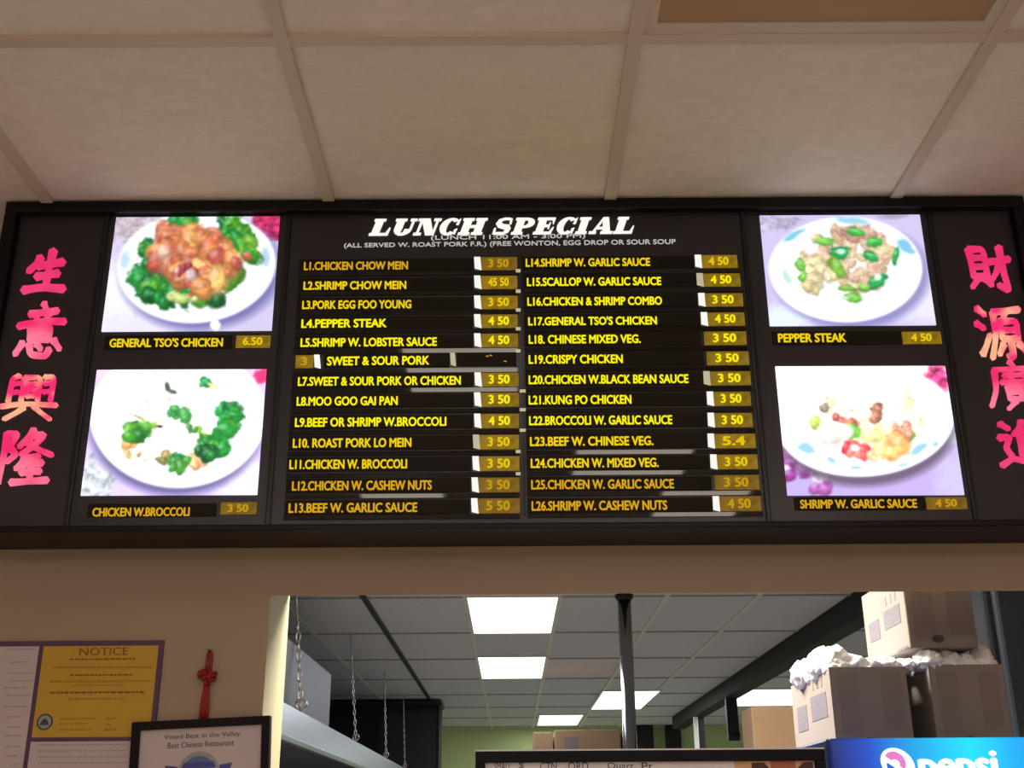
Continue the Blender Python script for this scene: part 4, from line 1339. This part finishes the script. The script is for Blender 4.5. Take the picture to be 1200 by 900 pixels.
gapz = ZU - bl[5]
L1 = lumps_in(bl, depth_lo, 4, 3, .030)
L1 += [(bl[0] + .010, YX + .12, bl[5] + .016, .026, .05, .034), (bl[0] + .004, YX + .25, bl[5] + .014, .026, .06, .034), (bl[0] + .045, YX + .2, bl[5] + .034, .034, .06, .036), (bl[0] + .03, YX + .05, bl[5] + .022, .03, .04, .03)]
L2 = lumps_in(br, depth_lo, 4, 5, .028)
L2 += [(br[1] - .022, YX + .06, br[5] + .018, .020, .05, .030), (br[0] + .012, YX + .03, br[5] + .012, .03, .04, .024), (br[1] - .065, YX + .05, br[5] + .008, .024, .04, .022)]
gx = (bl[1] + br[0]) / 2
L1 += [(gx - .006, YX + .07, bl[5] + .008, .022, .05, .018), (gx - .004, YX + .17, bl[5] + .010, .024, .06, .020), (gx - .004, YX + .28, bl[5] + .010, .024, .06, .020)]  # extra lumps added over the gap to keep light out of it
bag_heap('white plastic bags bulging out of the left carton on the cooler', L1, 'bags in the cartons')
bag_heap('white plastic bags bulging out of the right carton on the cooler', L2, 'bags in the cartons')

# ================================================================== KITCHEN
# exhaust hood along the left
HX = -0.90
zb_ = (fX(328, 868, HX)[2] + fX(430, 900, HX)[2]) / 2
zt_ = (fX(333, 818, HX)[2] + fX(475, 900, HX)[2]) / 2
hood = empty('exhaust_hood', (-1.5, 7, zb_), 'long stainless exhaust hood along the left of the kitchen', 'exhaust hood')
HY0, HY1 = 2.9, 10.8
m = MB()
m.add([(HX, HY0, zb_), (HX, HY1, zb_), (HX - .02, HY1, zt_), (HX - .02, HY0, zt_), (HX - .012, HY0, zb_), (HX - .012, HY1, zb_), (HX - .04, HY1, zt_ - .004), (HX - .04, HY0, zt_ - .004)],
      [(0, 1, 2, 3), (7, 6, 5, 4), (3, 2, 6, 7), (0, 4, 5, 1), (0, 3, 7, 4), (1, 5, 6, 2)])
m.box(HX - .014, HX + .012, HY0, HY1, zb_ - .012, zb_ + .012, bev=.003)
m.build('fascia', M['steel'], hood)
m = MB(); m.box(HX - 1.25, HX - .04, HY0, HY1, zt_ - .03, zt_ - .004); m.build('canopy_top', M['steel_dull'], hood)
m = MB(); m.box(HX - 1.25, HX - 1.23, HY0, HY1, zb_, zt_ - .03); m.build('back_panel', M['steel_dull'], hood)
PX = HX - .07
pz = (fX(337, 746, PX)[2] + fX(388, 790, PX)[2]) / 2
pend = fX(388, 800, PX)[1]
m = MB(); m.box(PX - .8, PX, HY0 + .1, pend, zt_ - .004, pz, bev=.006); m.build('exhaust_box', M['steel_dull'], hood)
# tall black panel far behind the hood
pa = fY(515, 826, 10.95); pa[2] = min(pa[2], HK - .05)
m = MB(); m.box(-2.25, pa[0], 10.95, 11.4, 0, pa[2])
o = m.build('tall_panel', M['black'])
m = MB(); m.box(-2.25, pa[0] + .02, 10.92, 11.42, pa[2], pa[2] + .03); m.build('top_rim', M['dark_metal'], o)
m = MB(); m.box(pa[0] - .55, pa[0] - .03, 10.935, 10.95, .2, pa[2] - .05); m.build('door', M['dark_metal'], o)  # flat sheet on the panel's front
tag(o, 'tall black panel at the far left of the kitchen, behind the chains', 'cabinet')

# chains between ceiling and hood
CHN = [((347.5, 697), (353, 830), .015, 'nearest chain holding the hood, leftmost in the hatch'), ((409, 703), (417, 866), .011, 'second chain holding the hood, counted from the left'),
       ((450, 760), (452.5, 885), .011, 'third chain holding the hood, counted from the left'), ((472.5, 795), (474.5, 899), .010, 'farthest chain holding the hood, rightmost of the four')]
for (ta, tb, lr, lab) in CHN:
    B = fX(tb[0], tb[1], HX - .024)
    B[2] = zt_ + .008
    T = fY(ta[0], ta[1], B[1])
    tx = B[0] + (T[0] - B[0]) * ((HK - B[2]) / max(.1, T[2] - B[2]))
    t = empty('hanging_chain', (B[0], B[1], B[2]), lab, 'chain', 'chains holding the hood')
    # lower half: linked chain, upper half: rod
    zc = B[2] + (HK - B[2]) * .62
    m = MB()
    n = int((zc - B[2]) / (lr * 2.6))
    for k in range(n):
        f_ = (k + .5) / n
        z = B[2] + (zc - B[2]) * f_
        x = B[0] + (tx - B[0]) * (z - B[2]) / (HK - B[2])
        pts = []
        for q in range(10):
            a = 2 * PI * q / 10
            u, w_ = lr * .62 * math.cos(a), lr * 1.75 * math.sin(a)
            pts.append((x + u, B[1], z + w_) if k % 2 else (x, B[1] + u, z + w_))
        m.tube(pts, lr * .28, 6, closed=True)
    m.build('chain', M['chain'], t)
    m = MB()
    xc = B[0] + (tx - B[0]) * .62
    m.tube([(xc, B[1], zc - .01), (tx, B[1], HK)], .0045, 8); m.build('rod', M['chain'], t)
    m = MB()
    pts = [(B[0] + lr * 1.6 * math.cos(a), B[1], B[2] + lr * 1.6 + lr * 1.6 * math.sin(a)) for a in [2 * PI * k / 14 for k in range(14)]]
    m.tube(pts, lr * .4, 8, closed=True); m.build('hook', M['chain'], t)

# polished pole in the middle of the kitchen
pc = fZ(735, 697, HK)
pole = empty('support_pole', (pc[0], pc[1], 0), 'polished metal pole rising to the kitchen ceiling, right of the lit panels', 'pole')
PXc = fY(735, 790, pc[1])[0]
m = MB(); m.tube([(PXc, pc[1], 0), (PXc, pc[1], HK - .03)], .034, 24); m.build('post', M['pole'], pole)
m = MB(); m.tube([(PXc, pc[1], HK - .03), (PXc, pc[1], HK - .015), (PXc, pc[1], HK)], [.036, .046, .048], 24); m.build('ceiling_flange', M['dark_metal'], pole)

# dark beam under the ceiling on the right with a hanging upright and a bright upright
BXm = 1.74
m = MB(); m.box(BXm, BXm + .12, 3.2, 13.0, HK - .13, HK); trim(m, M['black'])
p1 = fX(855, 800, BXm + .03); pb = fY(855, 868, p1[1])
up1 = empty('hanging_upright', (p1[0], p1[1], pb[2]), 'dark upright hanging from the beam in front of the right ceiling panel', 'post')
m = MB(); m.box(p1[0] - .045, p1[0] + .045, p1[1] - .03, p1[1] + .03, pb[2], HK - .14, bev=.004); m.build('post', M['dark_metal'], up1)
m = MB(); m.add([(p1[0] - .045, p1[1] - .03, pb[2]), (p1[0] + .045, p1[1] - .03, pb[2]), (p1[0] + .05, p1[1] - .03, pb[2] + .06), (p1[0] - .045, p1[1] - .03, pb[2] + .06), (p1[0] + .045, p1[1] - .045, pb[2] + .03), (p1[0] - .045, p1[1] - .045, pb[2] + .03)],
                [(0, 1, 4, 5), (5, 4, 2, 3), (1, 2, 4), (0, 5, 3)]); m.build('foot_bracket', M['dark_metal'], up1)
p2 = fX(817, 825, BXm + .03)
up2 = empty('shelf_upright', (p2[0], p2[1], 0), 'thin bright metal upright left of the hanging dark one', 'post')
m = MB(); m.box(p2[0] - .045, p2[0] - .005, p2[1] - .02, p2[1] + .02, 0, HK - .14, bev=.003); m.build('bright_face', M['white_metal'], up2)
m = MB(); m.box(p2[0] - .005, p2[0] + .055, p2[1] - .015, p2[1] + .02, 0, HK - .14, bev=.003); m.build('dark_face', M['dark_metal'], up2)
# dark frames against the back wall
for i, (x0, x1, yt, lab) in enumerate([(745, 765, 846, 'dark narrow post at the back wall, just right of the pole'), (780, 797, 840, 'dark narrow post at the back wall, left of the bright upright')]):
    a = fY(x0, yt, KY1 - .25); b = fY(x1, yt, KY1 - .25)
    m = MB(); m.box(a[0], b[0], KY1 - .25, KY1 - .1, 0, a[2], bev=.01)
    o = m.build('dark_post', M['black'])
    m = MB(); m.box(a[0] - .06, b[0] + .06, KY1 - .28, KY1 - .08, a[2], a[2] + .05); m.build('cap', M['dark_metal'], o)
    tag(o, lab, 'post', 'dark posts at the back wall')


def rack(label, x0, x1, y0, y1, ztop):
    t = empty('storage_rack', ((x0 + x1) / 2, (y0 + y1) / 2, 0), label, 'rack')
    m = MB(); m.box(x0, x1, y0, y1, ztop - .03, ztop, bev=.004); m.build('shelf', M['steel_dull'], t)
    for x in (x0 + .02, x1 - .02):
        for y in (y0 + .02, y1 - .02):
            m = MB(); m.tube([(x, y, 0), (x, y, ztop - .03)], .014, 10); m.build('leg', M['steel'], t)


# tan cartons at the back
YT = 8.6
zs_ = fY(660, 884, YT)[2]
def tan(px0, px1, pyt, Y, lab, d=.5, flap=False, zfloor=None, group=None, tilt=0.0):
    a = fY(px0, pyt, Y); b = fY(px1, pyt, Y)
    z0 = zfloor
    t = empty('carton', ((a[0] + b[0]) / 2, Y + d / 2, z0), lab, 'carton', group)
    m = MB(); m.box(a[0], b[0], Y, Y + d, z0, a[2], bev=.006); m.build('box', M['carton_tan'], t)
    w = b[0] - a[0]; h = a[2] - z0
    m = MB(); m.box(a[0] + .47 * w, a[0] + .53 * w, Y - .001, Y + d, a[2] - .0005, a[2] + .0008); m.build('tape', M['carton_mark'], t)
    if flap:
        m = MB(); m.add([(a[0], Y, a[2]), (b[0], Y, a[2]), (b[0] + .02, Y - .12, a[2] + .05), (a[0] + .1, Y - .12, a[2] + .05), (a[0], Y, a[2] + .006), (b[0], Y, a[2] + .006), (b[0] + .02, Y - .12, a[2] + .056), (a[0] + .1, Y - .12, a[2] + .056)],
                        [(3, 2, 1, 0), (4, 5, 6, 7), (0, 1, 5, 4), (2, 3, 7, 6), (1, 2, 6, 5), (3, 0, 4, 7)]); m.build('flap', M['carton_tan'], t)
    return t, a, b


t, a, b = tan(650, 727, 855.5, YT, 'wide tan carton under the farthest lit panel, with faint print', zfloor=zs_, group='tan cartons in the kitchen')
patch(t, 'y', YT, a[0] + .14 * (b[0] - a[0]), a[0] + .36 * (b[0] - a[0]), zs_, zs_ + (a[2] - zs_) * .7, M['carton_mark'])
tan(625, 647, 858, YT + .05, 'small tan carton left of the wide one on the rack', zfloor=zs_, group='tan cartons in the kitchen')
tan(729, 733, 858, YT + .05, 'sliver of a tan carton between the wide one and the pole', d=.4, zfloor=zs_, group='tan cartons in the kitchen')
rack('steel rack carrying the tan cartons behind the framed menu', fY(618, 884, YT)[0], fY(745, 884, YT)[0], YT - .15, YT + .65, zs_)
Y5 = 4.3
z5 = fY(900, 884, Y5)[2]
t, a, b = tan(880, 962, 828, Y5, 'tall tan carton left of the pale cartons on the cooler', d=.2, zfloor=z5, group='tan cartons in the kitchen')
rack('steel rack carrying the tall tan carton beside the cooler', a[0] - .05, b[0] + .05, Y5 - .06, Y5 + .55, z5)
# dark tall refrigerator at the right edge of the hatch
ra = fY(1160, 760, 3.25)
o = empty('refrigerator', (ra[0] + .4, 3.6, 0), 'tall dark refrigerator behind the cartons, at the right edge', 'refrigerator')
m = MB(); m.box(ra[0], ra[0] + .85, 3.25, 4.0, .06, HK - .12, bev=.012); m.build('body', M['dark_metal'], o)
m = MB(); m.box(ra[0] + .02, ra[0] + .83, 3.215, 3.248, .14, HK - .16, bev=.01); dr = m.build('door', mat('dark steel door', (70, 76, 84), .35, metal=.6), o)
m = MB(); m.box(ra[0] + .06, ra[0] + .085, 3.17, 3.216, 1.0, 1.5, bev=.005); m.build('handle', M['steel'], dr)
m = MB(); m.box(ra[0] + .05, ra[0] + .8, 3.3, 3.95, 0, .06); m.build('plinth', M['black'], o)
